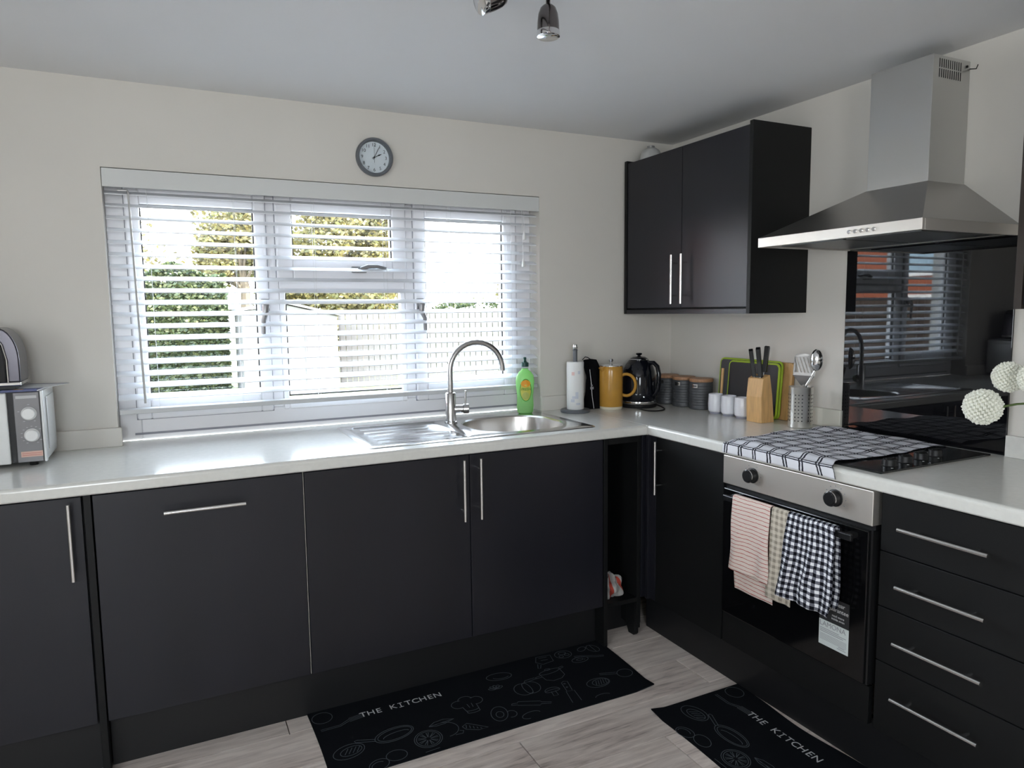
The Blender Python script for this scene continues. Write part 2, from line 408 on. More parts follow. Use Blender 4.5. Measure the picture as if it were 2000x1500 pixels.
# floor planks, running along x
PL, PWd = 1.285, .193
pmesh = None
offs = {0: -2.056, 1: -2.50, 2: -.605, 3: -1.40, 4: -2.25, 5: -1.05, 6: -1.75}
pn = 0
for k in range(-2, 24):
    y1 = -.415 - PWd*k + .0
    y0 = y1 - PWd
    off = offs.get(k, -2.0 + ((k*.47) % 1.)*PL)
    x = off
    while x > RX: x -= PL
    while x < .0:
        xa, xb = max(x, RX), min(x+PL, 0)
        ya, yb = max(y0, RY), min(y1, 0)
        full = (xa == x and xb == x+PL and ya == y0 and yb == y1)
        if xb-xa > .01 and yb-ya > .01:
            if full and pmesh is not None:
                o = bpy.data.objects.new('plank', pmesh); COL.objects.link(o); o.parent = fl
                md = o.modifiers.new('bevel', 'BEVEL'); md.width = .0007; md.segments = 1
            else:
                hw, hh = (xb-xa)/2-.0017, (yb-ya)/2-.0017
                o = part('plank', MB().box(-hw, hw, -hh, hh, -.009, 0), plank_m, fl, bevel=.0007, seg=1, local=True)
                if full: pmesh = o.data
            o.location = ((xa+xb)/2, (ya+yb)/2, -random.random()*.0004)
        x += PL

# ------------------------------------------------------------------ window_1
FY = .095     # inner face of the window frame
def frame_mb(x0, x1, z0, z1, w, y0, y1, wb_=None, wt=None):
    wb_ = wb_ or w; wt = wt or w
    return MB().box(x0, x0+w, y0, y1, z0, z1).box(x1-w, x1, y0, y1, z0, z1).box(x0+w, x1-w, y0, y1, z0, z0+wb_).box(x0+w, x1-w, y0, y1, z1-wt, z1)
wf = frame_mb(WL, WR, H, WT, .075, FY, FY+.07, wb_=.090, wt=.055)
wf.box(-1.975, -1.925, FY, FY+.07, H+.0901, WT-.0551).box(-1.395, -1.345, FY, FY+.07, H+.0901, WT-.0551)
wf.box(-1.9249, -1.3951, FY, FY+.07, 1.485, 1.535)
win = struct('window_1', wf, upvc_m, bevel=.004)
def sash(name, x0, x1, z0, z1, w, gz0, gz1, gx0, gx1, y0, pane=True):
    mb = MB().box(x0, gx0, y0, y0+.06, z0, z1).box(gx1, x1, y0, y0+.06, z0, z1).box(gx0, gx1, y0, y0+.06, z0, gz0).box(gx0, gx1, y0, y0+.06, gz1, z1)
    s = part(name, mb, upvc_m, win, bevel=.006)
    se = frame_mb(gx0, gx1, gz0, gz1, .005, y0+.012, y0+.02)
    part('seal', se, seal_m, s)
    part('pane', MB().box(gx0, gx1, y0+.028, y0+.034, gz0, gz1), glass_m, s)
    jn = MB()      # joint line round the sash
    jn.box(x0-.003, x1+.003, y0+.013, y0+.016, z0-.003, z0+.002).box(x0-.003, x1+.003, y0+.013, y0+.016, z1-.002, z1+.003)
    jn.box(x0-.003, x0+.002, y0+.013, y0+.016, z0, z1).box(x1-.002, x1+.003, y0+.013, y0+.016, z0, z1)
    part('joint_line', jn, gasket_m, s)
    return s
sl_ = sash('casement', -2.462, -1.968, .992, 1.872, .05, 1.068, 1.797, -2.413, -2.013, FY-.014)
sm_ = sash('top_light', -1.932, -1.388, 1.522, 1.872, .05, 1.606, 1.797, -1.868, -1.450, FY-.014)
sr_ = sash('casement', -1.352, -.852, .992, 1.872, .05, 1.068, 1.797, -1.300, -.920, FY-.014)
fx = part('seal', frame_mb(-1.903, -1.405, 1.045, 1.488, .006, FY+.008, FY+.02), seal_m, win)
part('bead', frame_mb(-1.925, -1.395, .992, 1.488, .022, FY-.004, FY+.03, wb_=.05, wt=.012), upvc_m, win, bevel=.004)
part('pane', MB().box(-1.905, -1.403, FY+.028, FY+.034, 1.04, 1.488), glass_m, win)
part('bead', MB().box(WL+.05, WR-.05, FY-.003, FY+.01, .932, .940), gasket_m, win, label='thin grey groove along the bottom frame')
for (hx, s_, d) in ((-1.985, sl_, 1), (-1.333, sr_, -1)):
    hb = MB().box(hx-.014, hx+.014, FY-.030, FY-.014, 1.385, 1.445)
    hb.tube([(hx, FY-.03, 1.418), (hx, FY-.055, 1.418)], .012, 12)
    hb.tube([(hx, FY-.052, 1.418), (hx-.004, FY-.056, 1.39), (hx-.012*d, FY-.05, 1.36), (hx-.014*d, FY-.048, 1.30)], [.011, .010, .008, .007], 10, flat=(1.2, .7))
    part('handle', hb, whandle_m, s_, smooth=True)
hb = MB().box(-1.63, -1.57, FY-.03, FY-.014, 1.553, 1.579).tube([(-1.60, FY-.03, 1.566), (-1.60, FY-.052, 1.566)], .011, 10)
hb.tube([(-1.60, FY-.05, 1.566), (-1.57, FY-.054, 1.578), (-1.53, FY-.05, 1.58), (-1.49, FY-.048, 1.572)], [.010, .009, .008, .006], 10)
part('handle', hb, whandle_m, sm_, smooth=True)

# ------------------------------------------------------------------ blind
bl = thing('venetian_blind', 'white slatted venetian blind covering the window above the sink', 'blind', (-1.6475, .03, 1.03))
bx0, bx1 = WL+.006, WR-.006
part('valance', MB().box(WL+.002, WR-.002, -.004, .008, 1.840, WT-.003), valance_m, bl, bevel=.002)
part('head_rail', MB().box(bx0, bx1, .012, .060, 1.862, WT-.004), white_m, bl)
sy, th = .040, math.radians(19)
def slat_mb():
    mb = MB(); n = 8; hw = .025; P = []
    for i in range(n+1):
        t = -1+2*i/n; P.append((t*hw, .0022*(1-t*t)))
    for i in range(n, -1, -1):
        t = -1+2*i/n; P.append((t*hw, .0022*(1-t*t)-.0028))
    L = (bx1-bx0)/2
    return mb.prism(P, 'x', -L, L)
zs = [1.827-.0437*i for i in range(18)]
first = None
for z in zs:
    if first is None:
        o = part('slat', slat_mb(), blind_m, bl, local=True, smooth=True); first = o
    else:
        o = first.copy(); COL.objects.link(o)
    o.rotation_euler = (th+random.uniform(-.015, .015), 0, 0)
    o.location = (0, sy-.03, z-1.03)
part('bottom_rail', MB().box(bx0, bx1, sy-.026, sy+.026, 1.022, 1.040), M('blind_rail', (.60, .60, .60), .4), bl, bevel=.003)
for cx in (-2.384, -2.088, -1.79, -1.496, -1.203, -.91):
    mb = MB()
    for yy in (sy-.025, sy+.025): mb.tube([(cx, yy, 1.87), (cx, yy, 1.03)], .0007, 5)
    for z in zs: mb.tube([(cx, sy-.025, z-.010), (cx, sy+.025, z-.012+.022)], .0006, 4)
    part('ladder_cord', mb, cord_m, bl)
part('wand', MB().tube([(-2.442, .004, 1.824), (-2.436, .0, 1.44), (-2.430, .002, 1.062)], [.0035, .004, .0045], 8), wand_m, bl, smooth=True)
part('wand_hook', MB().tube([(-2.475, .012, 1.831), (-2.445, .006, 1.831), (-2.442, .004, 1.82)], .004, 8), chrome_m, bl)
part('pull_cord', MB().tube([(-.860, .002, 1.842), (-.855, .0, 1.62)], .0009, 5).tube([(-.850, .002, 1.842), (-.849, .0, 1.74)], .0009, 5), cord_m, bl)
for (cx, cz) in ((-.849, 1.728), (-.855, 1.605)):
    part('tassel', MB().lathe([(0, -.02), (.008, -.018), (.007, 0), (.003, .018), (0, .02)], (cx, 0, cz), 12), white_m, bl, smooth=True)

# ------------------------------------------------------------------ worktops and upstands
SX0, SX1, SY0, SY1 = -1.742, -.800, -.535, -.020     # sink outline
hx0, hx1, hy0, hy1 = SX0+.02, SX1-.02, SY0+.02, SY1-.02
wt = MB()
def front_prof(yf, yb):
    r = .012; P = [(yb, H), (yb, H-TT), (yf+.004, H-TT), (yf, H-TT+.004)]
    P += [(yf+r-r*math.cos(a), H-r+r*math.sin(a)) for a in [PI/2*i/5 for i in range(6)]]
    return P
wt.prism(front_prof(-.6, hy0), 'x', RX+.4, -.6028)
wt.box(RX+.4, hx0, hy0, 0, H-TT, H).box(hx1, -.6028, hy0, 0, H-TT, H).box(hx0, hx1, hy1, 0, H-TT, H)
wt.box(WL, WR, 0, FY-.008, H-TT, H)
tag(part('worktop', wt, top_m), 'off-white worktop under the window holding the steel sink', 'worktop')
OBY0, OBY1 = -1.034, -1.630
wr_ = MB()
P = [(p[0], p[1]) for p in front_prof(-.6, -.50)]
wr_.prism(P, 'y', -.6, -2.6)          # front strip
wr_.box(-.50, -.001, -2.6, 0, H-TT, H).box(-.6, -.5, -.6, 0, H-TT, H)
tag(part('worktop', wr_, top_m), 'off-white worktop along the cooker wall holding the hob', 'worktop')
struct('trim_1', MB().box(RX+.4, WL+.012, -.020, 0, H, .981), wall_m, bevel=.002)
struct('trim_2', MB().box(WR-.004, -.0, -.020, 0, H, .981), wall_m, bevel=.002)
struct('trim_3', MB().box(-.020, 0, -1.050, -.020, H, .985), M('upstand_laminate', (.72, .70, .62), .4), bevel=.002)
struct('trim_4', MB().box(-.020, 0, -2.6, -1.650, H, .981), top_m, bevel=.002)

# ------------------------------------------------------------------ base cabinets, back run
def bar_handle(mb, a, b, face_dir, stand=.032, r=.006):
    a, b = Vector(a), Vector(b); d = (b-a).normalized(); f = Vector(face_dir)
    mb.tube([a, b], r, 12)
    L = (b-a).length
    for t in (.17, .83):
        p = a+(b-a)*t; mb.tube([p, p-f*stand], r*.7, 8)
    return mb
def carcass(mb, x0, x1, y0, y1, z0, z1, t=.018, open_dir='y-'):
    mb.box(x0, x0+t, y0, y1, z0, z1).box(x1-t, x1, y0, y1, z0, z1)
    mb.box(x0+t, x1-t, y0, y1, z0, z0+t).box(x0+t, x1-t, y0, y1, z1-t, z1)
    if open_dir == 'y-': mb.box(x0+t, x1-t, y1-t, y1, z0+t, z1-t)
    else: mb.box(x1-t, x1, y0+t, y1-t, z0+t, z1-t)
    return mb
HY = DF-.036
def back_unit(label, x0, x1, doors, cat='cabinet', ctop=CT-.002):
    t = thing('base_cabinet', label, cat, ((x0+x1)/2, -.29, 0))
    part('carcass', carcass(MB(), x0+.001, x1-.001, DF+.022, -.022, ZB-.012, ctop), inner_m, t)
    for (a, b, hs) in doors:
        d = part('door', MB().box(a, b, DF, DF+.019, ZB, CT-.006), cab_m, t, bevel=.0012)
        if hs == 'h':
            m_ = (a+b)/2; part('handle', bar_handle(MB(), (m_-.115, HY, .796), (m_+.115, HY, .796), (0, -1, 0)), nickel_m, d, smooth=True)
        else:
            part('handle', bar_handle(MB(), (hs, HY, .632), (hs, HY, .856), (0, -1, 0)), nickel_m, d, smooth=True)
    return t
back_unit('charcoal base cabinet under the microwave with one upright handle', -3.19, -2.594, [(-3.188, -2.597, -2.626)])
tag(part('end_panel', MB().box(-2.592, -2.573, DF-.002, -.022, .0, CT-.002), cabside_m, bevel=.001), 'narrow black upright panel between the left cabinet and the dishwasher', 'panel')
dwt = thing('dishwasher', 'integrated dishwasher behind a charcoal front with a horizontal bar handle', 'dishwasher', (-2.27, -.29, 0))
part('housing', MB().box(-2.568, -1.978, DF+.022, -.022, .165, CT-.004), inner_m, dwt)
dd = part('door', MB().box(-2.569, -1.9765, DF, DF+.019, ZB, CT-.006), cab_m, dwt, bevel=.0012)
part('handle', bar_handle(MB(), (-2.386, HY, .798), (-2.156, HY, .798), (0, -1, 0)), nickel_m, dd, smooth=True)
sk = back_unit('charcoal double sink cabinet with two upright handles side by side', -1.972, -.804, [(-1.9705, -1.3865, -1.419), (-1.3835, -.806, -1.354)], ctop=.735)
part('edge_strip', MB().box(-1.9745, -1.9728, DF+.004, DF+.03, ZB, CT-.004), edge_m, sk, label='thin pale strip on its left edge')
# open bay
ob = thing('open_cabinet', 'narrow open black bay between sink cabinet and corner, cloth on its shelf', 'cabinet', (-.70, -.29, 0))
part('side_panel', MB().box(-.802, -.784, DF-.002, -.022, 0, CT-.002), cabside_m, ob, bevel=.001)
part('side_panel', MB().box(-.628, -.610, DF+.012, -.022, .04, CT-.002), cabside_m, ob, bevel=.001)
part('shelf', MB().box(-.784, -.628, DF+.012, -.04, ZB-.018, ZB), cabside_m, ob)
part('back_panel', MB().box(-.784, -.628, -.040, -.024, ZB, CT-.004), inner_m, ob)
part('top_rail', MB().box(-.784, -.628, DF+.012, DF+.03, CT-.03, CT-.002), cabside_m, ob)
part('leg', MB().prism([(-.560, .012), (-.552, .002), (-.515, 0), (-.50, .03), (-.50, ZB-.02), (-.565, ZB-.02)], 'x', -.629, -.609), cabside_m, ob, bevel=.002)
for i, (a, b) in enumerate(((-.610, -.590), (-.589, -.5865), )):
    pass
tag(part('corner_post', MB().box(-.609, -.586, DF+.006, DF+.06, ZB, CT-.002).box(-.586, -.562, DF+.020, DF+.04, ZB, CT-.002).box(DF, DF+.019, -.637, -.589, ZB, CT-.002).box(-.600, DF, -.606, -.590, ZB, CT-.002), cab_m, bevel=.001), 'charcoal filler post in the inner corner beside the open bay', 'panel')
# plinths
tag(part('plinth', MB().box(-3.19, -2.594, -.523, -.505, 0, ZB-.013), plinth_m, bevel=.001), 'black plinth board under the far left cabinet', 'plinth')
tag(part('plinth', MB().box(-2.571, -.8035, -.523, -.505, 0, ZB-.013), plinth_m, bevel=.001), 'long black plinth board under the dishwasher and sink cabinet', 'plinth')
tag(part('plinth', MB().box(-.523, -.505, -2.24, -.50, 0, ZB-.013), plinth_m, bevel=.001), 'black plinth board along the floor under the oven', 'plinth')
tag(part('plinth', MB().box(-.782, -.524, -.46, -.442, 0, ZB-.020), plinth_m, bevel=.001), 'short black plinth board set back under the open bay', 'plinth')

# ------------------------------------------------------------------ right run
HX = DF-.036
cc = thing('base_cabinet', 'black corner base cabinet left of the oven with upright handle near the corner', 'cabinet', (-.29, -.83, 0))
part('carcass', MB().box(DF+.022, -.022, -1.028, -.628, ZB-.012, CT-.002), inner_m, cc)
d = part('door', MB().box(DF, DF+.019, -1.026, -.640, ZB, CT-.006), cabside_m, cc, bevel=.0012)
part('handle', bar_handle(MB(), (HX, -.676, .642), (HX, -.676, .858), (-1, 0, 0)), nickel_m, d, smooth=True)
dr = thing('drawer_unit', 'black four-drawer unit right of the oven', 'drawers', (-.29, -1.84, 0))
part('carcass', MB().box(DF+.022, -.022, -2.040, -1.645, ZB-.012, CT-.002), inner_m, dr)
for (z0, z1, hz) in ((.706, CT-.006, .788), (.546, .703, .627), (.386, .543, .467), (ZB, .383, .307)):
    d = part('drawer_front', MB().box(DF, DF+.019, -2.039, -1.647, z0, z1), cabside_m, dr, bevel=.0012)
    part('handle', bar_handle(MB(), (HX, -1.953, hz), (HX, -1.720, hz), (-1, 0, 0)), nickel_m, d, smooth=True)
ec = thing('base_cabinet', 'black base cabinet beyond the drawers at the right edge', 'cabinet', (-.29, -2.14, 0))
part('carcass', MB().box(DF+.022, -.022, -2.238, -2.044, ZB-.012, CT-.002), inner_m, ec)
part('door', MB().box(DF, DF+.019, -2.237, -2.043, ZB, CT-.006), cabside_m, ec, bevel=.0012)

# oven
OY0, OY1 = -1.630, -1.034
ov = thing('oven', 'built-in black glass oven with steel control panel and towels on its handle', 'oven', (-.29, -1.332, .16))
part('body', MB().box(DF+.03, -.03, OY0+.01, OY1-.01, .285, CT-.004), blackp_m, ov)
part('control_panel', MB().box(DF-.012, DF+.028, OY0+.002, OY1-.002, .768, CT-.004), steely_m, ov, bevel=.002)
part('gap_strip', MB().box(DF+.004, DF+.028, OY0+.002, OY1-.002, .752, .768), blackp_m, ov)
od = part('door', MB().box(DF-.014, DF+.026, OY0+.010, OY1-.008, .296, .752), M('oven_door_glass', (.003, .003, .0035), .10, spec=.45), ov, bevel=.003)
part('door_edge', MB().box(DF-.006, DF+.026, OY0+.002, OY0+.009, .296, .755), M('dark_metal_edge', (.05, .05, .052), .35, .8), ov)
hm = MB().box(DF-.060, DF-.048, -1.598, -1.085, .722, .742)
for yy in (-1.575, -1.108): hm.box(DF-.052, DF-.013, yy-.012, yy+.012, .724, .740)
part('handle', hm, M('satin_black_bar', (.03, .03, .032), .25, .6), od, bevel=.003)
for (ky, lbl) in ((-1.176, 0), (-1.504, 1)):
    kb = MB().lathe([(.026, 0), (.026, .004), (.0225, .005), (.021, .026), (.018, .030), (0, .030)], (DF-.012, ky, .822), 28, (-1, 0, 0))
    k_ = part('knob', kb, blackp_m, ov, smooth=True)
    part('knob_ring', MB().lathe([(.0222, .022), (.0232, .0245), (.0222, .0265), (.0205, .0265), (.0205, .022)], (DF-.012, ky, .822), 28, (-1, 0, 0)), chrome_m, k_, smooth=True)
    mk = MB()
    for i in range(9):
        if i == 4 and lbl == 0: continue
        a = math.radians(-30+240*i/8); r0 = .036
        cy, cz = ky+r0*math.cos(a), .822+r0*math.sin(a)
        mk.box(DF-.0126, DF-.0119, cy-.0012, cy+.0012, cz-.0015, cz+.0015)
    part('dial_marks', mk, greyprint_m, ov, kind='stuff')
st = part('guarantee_sticker', MB().box(DF-.0147, DF-.0140, -1.568, -1.464, .358, .437), M('white_sticker', (.62, .66, .64), .5), od)
sb_ = part('black_sticker', MB().box(DF-.0147, DF-.0140, -1.568, -1.464, .4375, .515), M('dark_sticker', (.03, .03, .032), .4), od)
RO = Matrix.Rotation(-PI/2, 4, 'Z') @ Matrix.Rotation(PI/2, 4, 'X')    # text facing -x, reading towards -y
def onx(x, y, z): return Matrix.Translation((x, y, z)) @ RO
text_part('brand_print', 'LAMONA', .022, greyprint_m, st, onx(DF-.0149, -1.512, .425))
sm2 = MB()
for i, (a, b) in enumerate(((-1.468, -1.535), (-1.468, -1.56), (-1.468, -1.55))): sm2.box(DF-.0151, DF-.0147, b, a, .4095-i*.005, .4115-i*.005)
for i in range(6): sm2.box(DF-.0151, DF-.0147, -1.562, -1.468, .3925-i*.0035, .3935-i*.0035)
sm2.box(DF-.0151, DF-.0147, -1.560, -1.53, .366, .368).box(DF-.0151, DF-.0147, -1.556, -1.535, .371, .373)
part('small_print', sm2, greyprint_m, st)
text_part('sticker_lettering', '2 year\nguarantee', .018, M('sticker_white_ink', (.6, .6, .6), .5), sb_, onx(DF-.0149, -1.530, .492), align='CENTER')
text_part('sticker_lettering', 'read more\ninside oven', .010, bpy.data.materials['sticker_white_ink'], sb_, onx(DF-.0149, -1.530, .458))
tag(part('filler_panel', MB().box(DF, DF+.019, OY0, OY1, ZB, .290), cabside_m, bevel=.001), 'black filler panel directly under the oven door', 'panel')

# hob
hb_ = thing('hob', 'black glass hob with four control knobs, half under a checked towel', 'hob', (-.30, -1.33, H))
part('glass_top', MB().box(-.560, -.040, -1.622, -1.038, H, H+.006), hobglass_m, hb_, bevel=.002)
for (kx, ky) in ((-.462, -1.578), (-.380, -1.570), (-.298, -1.563), (-.216, -1.556)):
    kb = MB().lathe([(.022, 0), (.020, .002), (.019, .019), (.017, .021), (0, .021)], (kx, ky, H+.006), 24)
    kb.box(kx-.017, kx+.017, ky-.003, ky+.003, H+.026, H+.030)
    part('knob', kb, blackp_m, hb_, smooth=True)
mk = MB()
for kx, ky in ((-.462, -1.578), (-.380, -1.570), (-.298, -1.563), (-.216, -1.556)):
    mk.box(kx-.028, kx-.022, ky-.028, ky-.024, H+.0058, H+.0063)
part('print_marks', mk, white_m, hb_, kind='stuff')
for (a, b, r) in ((-.42, -1.20, .085), (-.17, -1.18, .07), (-.43, -1.41, .07), (-.18, -1.40, .085)):
    rg = MB(); P1 = [(a+r*math.cos(2*PI*i/32), b+r*math.sin(2*PI*i/32)) for i in range(32)]; rib2(rg, P1, .0015, H+.0062, True)
    part('ring_mark', rg, greyprint_m, hb_)

# splashback
tag(part('splashback', MB().box(-.008, -.0005, -1.646, -1.046, H+.001, 1.60), glassb_m, bevel=.0015), 'glossy black glass splashback behind the hob', 'splashback')

# hood
hd = thing('cooker_hood', 'stainless steel chimney cooker hood above the hob', 'hood', (-.2, -1.345, 1.58))
hx, hz = -.466, 1.596
part('chimney', MB().box(-.185, -.0005, -1.469, -1.255, 1.770, 2.158), steelv_m, hd, bevel=.001)
ch_in = MB()
for r_ in range(2):
    for i in range(11):
        xx = -.156+i*.0105; z0 = 2.122-.030*r_ - .0; ch_in.box(xx, xx+.0035, -1.4696, -1.4685, z0, z0+.026)
part('vent_slots', ch_in, blackp_m, hd)
part('chimney_screw', MB().lathe([(.004, 0), (.004, .004), (0, .005)], (-.02, -1.469, 2.14), 10, (0, -1, 0)).tube([(-.005, -1.47, 2.135), (-.004, -1.49, 2.13), (-.004, -1.495, 2.142)], .0015, 6), blackp_m, hd)
x0, y0, y1 = hx, -1.646, -1.046
cz0, cz1 = 1.628, 1.775
cn = MB(); b = [(x0, y0, cz0), (x0, y1, cz0), (-.0005, y1, cz0), (-.0005, y0, cz0)]; t = [(-.187, -1.471, cz1), (-.187, -1.253, cz1), (-.0005, -1.253, cz1), (-.0005, -1.471, cz1)]
cn.v = b+t; cn.f = [(0, 1, 5, 4), (1, 2, 6, 5), (2, 3, 7, 6), (3, 0, 4, 7), (3, 2, 1, 0), (4, 5, 6, 7)]
part('canopy', cn, M('canopy_steel', (.40, .39, .38), .30, 1, bump=.08, bscale=30, stretch=(60, 1, 60)), hd)
rim = MB().box(x0, x0+.012, y0, y1, hz, cz0).box(x0+.012, -.0005, y0, y0+.012, hz, cz0).box(x0+.012, -.0005, y1-.012, y1, hz, cz0)
part('rim', rim, steely_m, hd, bevel=.0008)
ub = MB().box(x0+.012, -.001, y0+.012, y1-.012, hz+.006, hz+.012)
part('underside', ub, steel_m, hd)
for (a, b_) in ((-1.60, -1.352), (-1.340, -1.092)):
    fm = MB().box(-.40, -.08, a, b_, hz+.002, hz+.006)
    f_ = part('filter', fm, M('grey_filter_mesh', (.16, .16, .16), .4, .8), hd)
bt = None
for i in range(5):
    yy = -1.415 - .0 - i*.021 + .0
    part('button', MB().lathe([(.006, 0), (.006, .004), (.005, .005), (0, .005)], (x0, yy, 1.612), 14, (-1, 0, 0)), chrome_m, hd, smooth=True)

# wall cabinets
wc = thing('wall_cabinet', 'charcoal double-door wall cabinet left of the cooker hood', 'cabinet', (-.155, -.44, 1.364))
cy0, cy1, cz0, cz1 = -.856, -.022, 1.364, 2.096
part('side_panel', MB().box(-.310, -.0005, cy0, cy0+.019, cz0, cz1), cabside_m, wc, bevel=.001)
part('side_panel', MB().box(-.310, -.0005, cy1-.019, cy1, cz0, cz1), cabside_m, wc, bevel=.001)
part('bottom_panel', MB().box(-.308, -.0005, cy0+.019, cy1-.019, cz0, cz0+.019), cab_m, wc)
part('carcass', MB().box(-.285, -.0005, cy0+.0195, cy1-.0195, cz0+.0195, cz1-.016), inner_m, wc)
for (a, b, hy) in ((-.4415, cy1-.0205, -.418), (cy0+.0205, -.4445, -.484)):
    d = part('door', MB().box(-.3055, -.2865, a, b, cz0+.027, cz1-.012), cab_m, wc, bevel=.0012)
    part('handle', bar_handle(MB(), (-.341, hy, 1.408), (-.341, hy, 1.622), (-1, 0, 0)), nickel_m, d, smooth=True)
wc2 = thing('wall_cabinet', 'dark wall cabinet right of the cooker hood, cut by the frame edge', 'cabinet', (-.155, -2.0, 1.364))
part('side_panel', MB().box(-.310, -.0005, -1.826, -1.807, 1.374, 2.096), M('dark_brown_panel', (.028, .02, .016), .5), wc2, bevel=.001)
part('carcass', MB().box(-.285, -.0005, -2.21, -1.827, 1.374, 2.096), inner_m, wc2)
part('door', MB().box(-.3055, -.2865, -2.21, -1.828, 1.385, 2.09), cab_m, wc2, bevel=.001)
# small thing on top of the wall cabinet
dj = thing('glass_bowl', 'small upturned clear bowl lying on top of the wall cabinet', 'bowl', (-.255, -.155, cz1-.014))
part('bowl', MB().lathe([(.050, 0), (.049, .025), (.040, .045), (.022, .057), (0, .060)], (-.255, -.155, cz1-.016), 24), M('cloudy_plastic', (.42, .42, .41), .35), dj, smooth=True)
part('foot', MB().lathe([(.016, .056), (.018, .066), (.012, .068), (0, .068)], (-.255, -.155, cz1-.016), 18), M('grey_plastic', (.2, .2, .2), .3), dj, smooth=True)

# ------------------------------------------------------------------ sink and tap
sn = thing('sink', 'stainless steel sink with a ribbed drainer, set in the worktop', 'sink', ((SX0+SX1)/2, (SY0+SY1)/2, H))
bcx, bcy, bhx, bhy, br = -1.060, -.284, .205, .196, .150
import bmesh
def sink_top():
    outer = rrect((SX0+SX1)/2, (SY0+SY1)/2, (SX1-SX0)/2, (SY1-SY0)/2, .025, 8)
    outer2 = rrect((SX0+SX1)/2, (SY0+SY1)/2, (SX1-SX0)/2-.006, (SY1-SY0)/2-.006, .022, 8)
    dx0, dx1, dy0, dy1 = SX0+.035, -1.325, SY0+.045, SY1-.05
    bowl = rrect(bcx, bcy, bhx, bhy, br, 8)
    bm = bmesh.new()
    def ring(P, z): return [bm.verts.new((p[0], p[1], z)) for p in P]
    def bridge(A, B):
        n = len(A)
        for i in range(n): bm.faces.new((A[i], A[(i+1) % n], B[(i+1) % n], B[i]))
    A = ring(outer, H+.0005); B = ring(outer2, H+.004); bridge(A, B)
    drn = rrect((dx0+dx1)/2, (dy0+dy1)/2, (dx1-dx0)/2, (dy1-dy0)/2, .03, 8)
    D0 = ring(drn, H+.004); D1 = ring(rrect((dx0+dx1)/2, (dy0+dy1)/2, (dx1-dx0)/2-.008, (dy1-dy0)/2-.008, .025, 8), H-.002); bridge(D0, D1)
    B0 = ring(bowl, H+.004); B1 = ring(rrect(bcx, bcy, bhx-.007, bhy-.007, br-.006, 8), H-.002); bridge(B0, B1)
    def edges(R): return [bm.edges.get((R[i], R[(i+1) % len(R)])) for i in range(len(R))]
    bmesh.ops.triangle_fill(bm, use_beauty=True, edges=edges(B)+edges(D0)+edges(B0))
    bm.faces.new(D1)
    mb = MB(); bm.verts.index_update(); mb.v = [tuple(v.co) for v in bm.verts]; mb.f = [tuple(v.index for v in f.verts) for f in bm.faces]
    bm.free(); return mb, (dx0, dx1, dy0, dy1)
smb, drn = sink_top()
part('rim_plate', smb, sink_m, sn, smooth=True)
bw = MB(); rings = [(0.007, H-.002, .0), (.012, H-.03, 0), (.02, H-.12, 0), (.04, H-.155, 0), (.08, H-.165, 0)]
nn = None
for k, (ins, z, _) in enumerate(rings):
    P = rrect(bcx, bcy, bhx-ins, bhy-ins, max(br-ins*.8, .05), 8); nn = len(P); bw.v += [(p[0], p[1], z) for p in P]
for k in range(len(rings)-1):
    for i in range(nn): j = (i+1) % nn; bw.f.append((k*nn+i, k*nn+j, (k+1)*nn+j, (k+1)*nn+i))
bw.f.append(tuple((len(rings)-1)*nn+i for i in range(nn)))
part('bowl', bw, bowl_m, sn, smooth=True)
part('drain', MB().lathe([(.035, 0), (.035, .003), (.02, .001), (0, .001)], (bcx, bcy, H-.165), 24), chrome_m, sn, smooth=True)
rb = MB()
for i in range(6):
    yy = drn[2]+.05+i*(drn[3]-drn[2]-.10)/5
    rb.tube([(drn[0]+.04, yy, H-.0035), (drn[1]-.03, yy, H-.0035)], .0028, 8)
part('drainer_ribs', rb, sink_m, sn, smooth=True)
tp = thing('mixer_tap', 'brushed steel swan-neck mixer tap behind the sink', 'tap', (-1.285, -.150, H+.004))
tx, ty = -1.285, -.150
part('body', MB().lathe([(.027, 0), (.027, .006), (.022, .008), (.022, .125), (.020, .128), (.0125, .130), (.0125, .138)], (tx, ty, H+.004), 28), tap_m, tp, smooth=True)
pth = [(tx, ty, H+.13), (tx, ty, 1.06)]
R0 = .118; czr = 1.137
for i in range(17):
    a = PI - PI*1.02*i/16; pth.append((tx+(R0+R0*math.cos(a))*.985, ty-(R0+R0*math.cos(a))*.10, czr+R0*math.sin(a)))
part('spout', MB().tube(pth, .0118, 16), tap_m, tp, smooth=True)
lv = MB().lathe([(.017, .016), (.017, .052), (.021, .054), (.021, .075), (.018, .077), (0, .077)], (tx, ty, .976), 24, (1, -.35, 0))
lv.tube([(tx+.058, ty-.020, .99), (tx+.060, ty-.021, 1.052)], .0042, 10)
part('lever', lv, tap_m, tp, smooth=True)

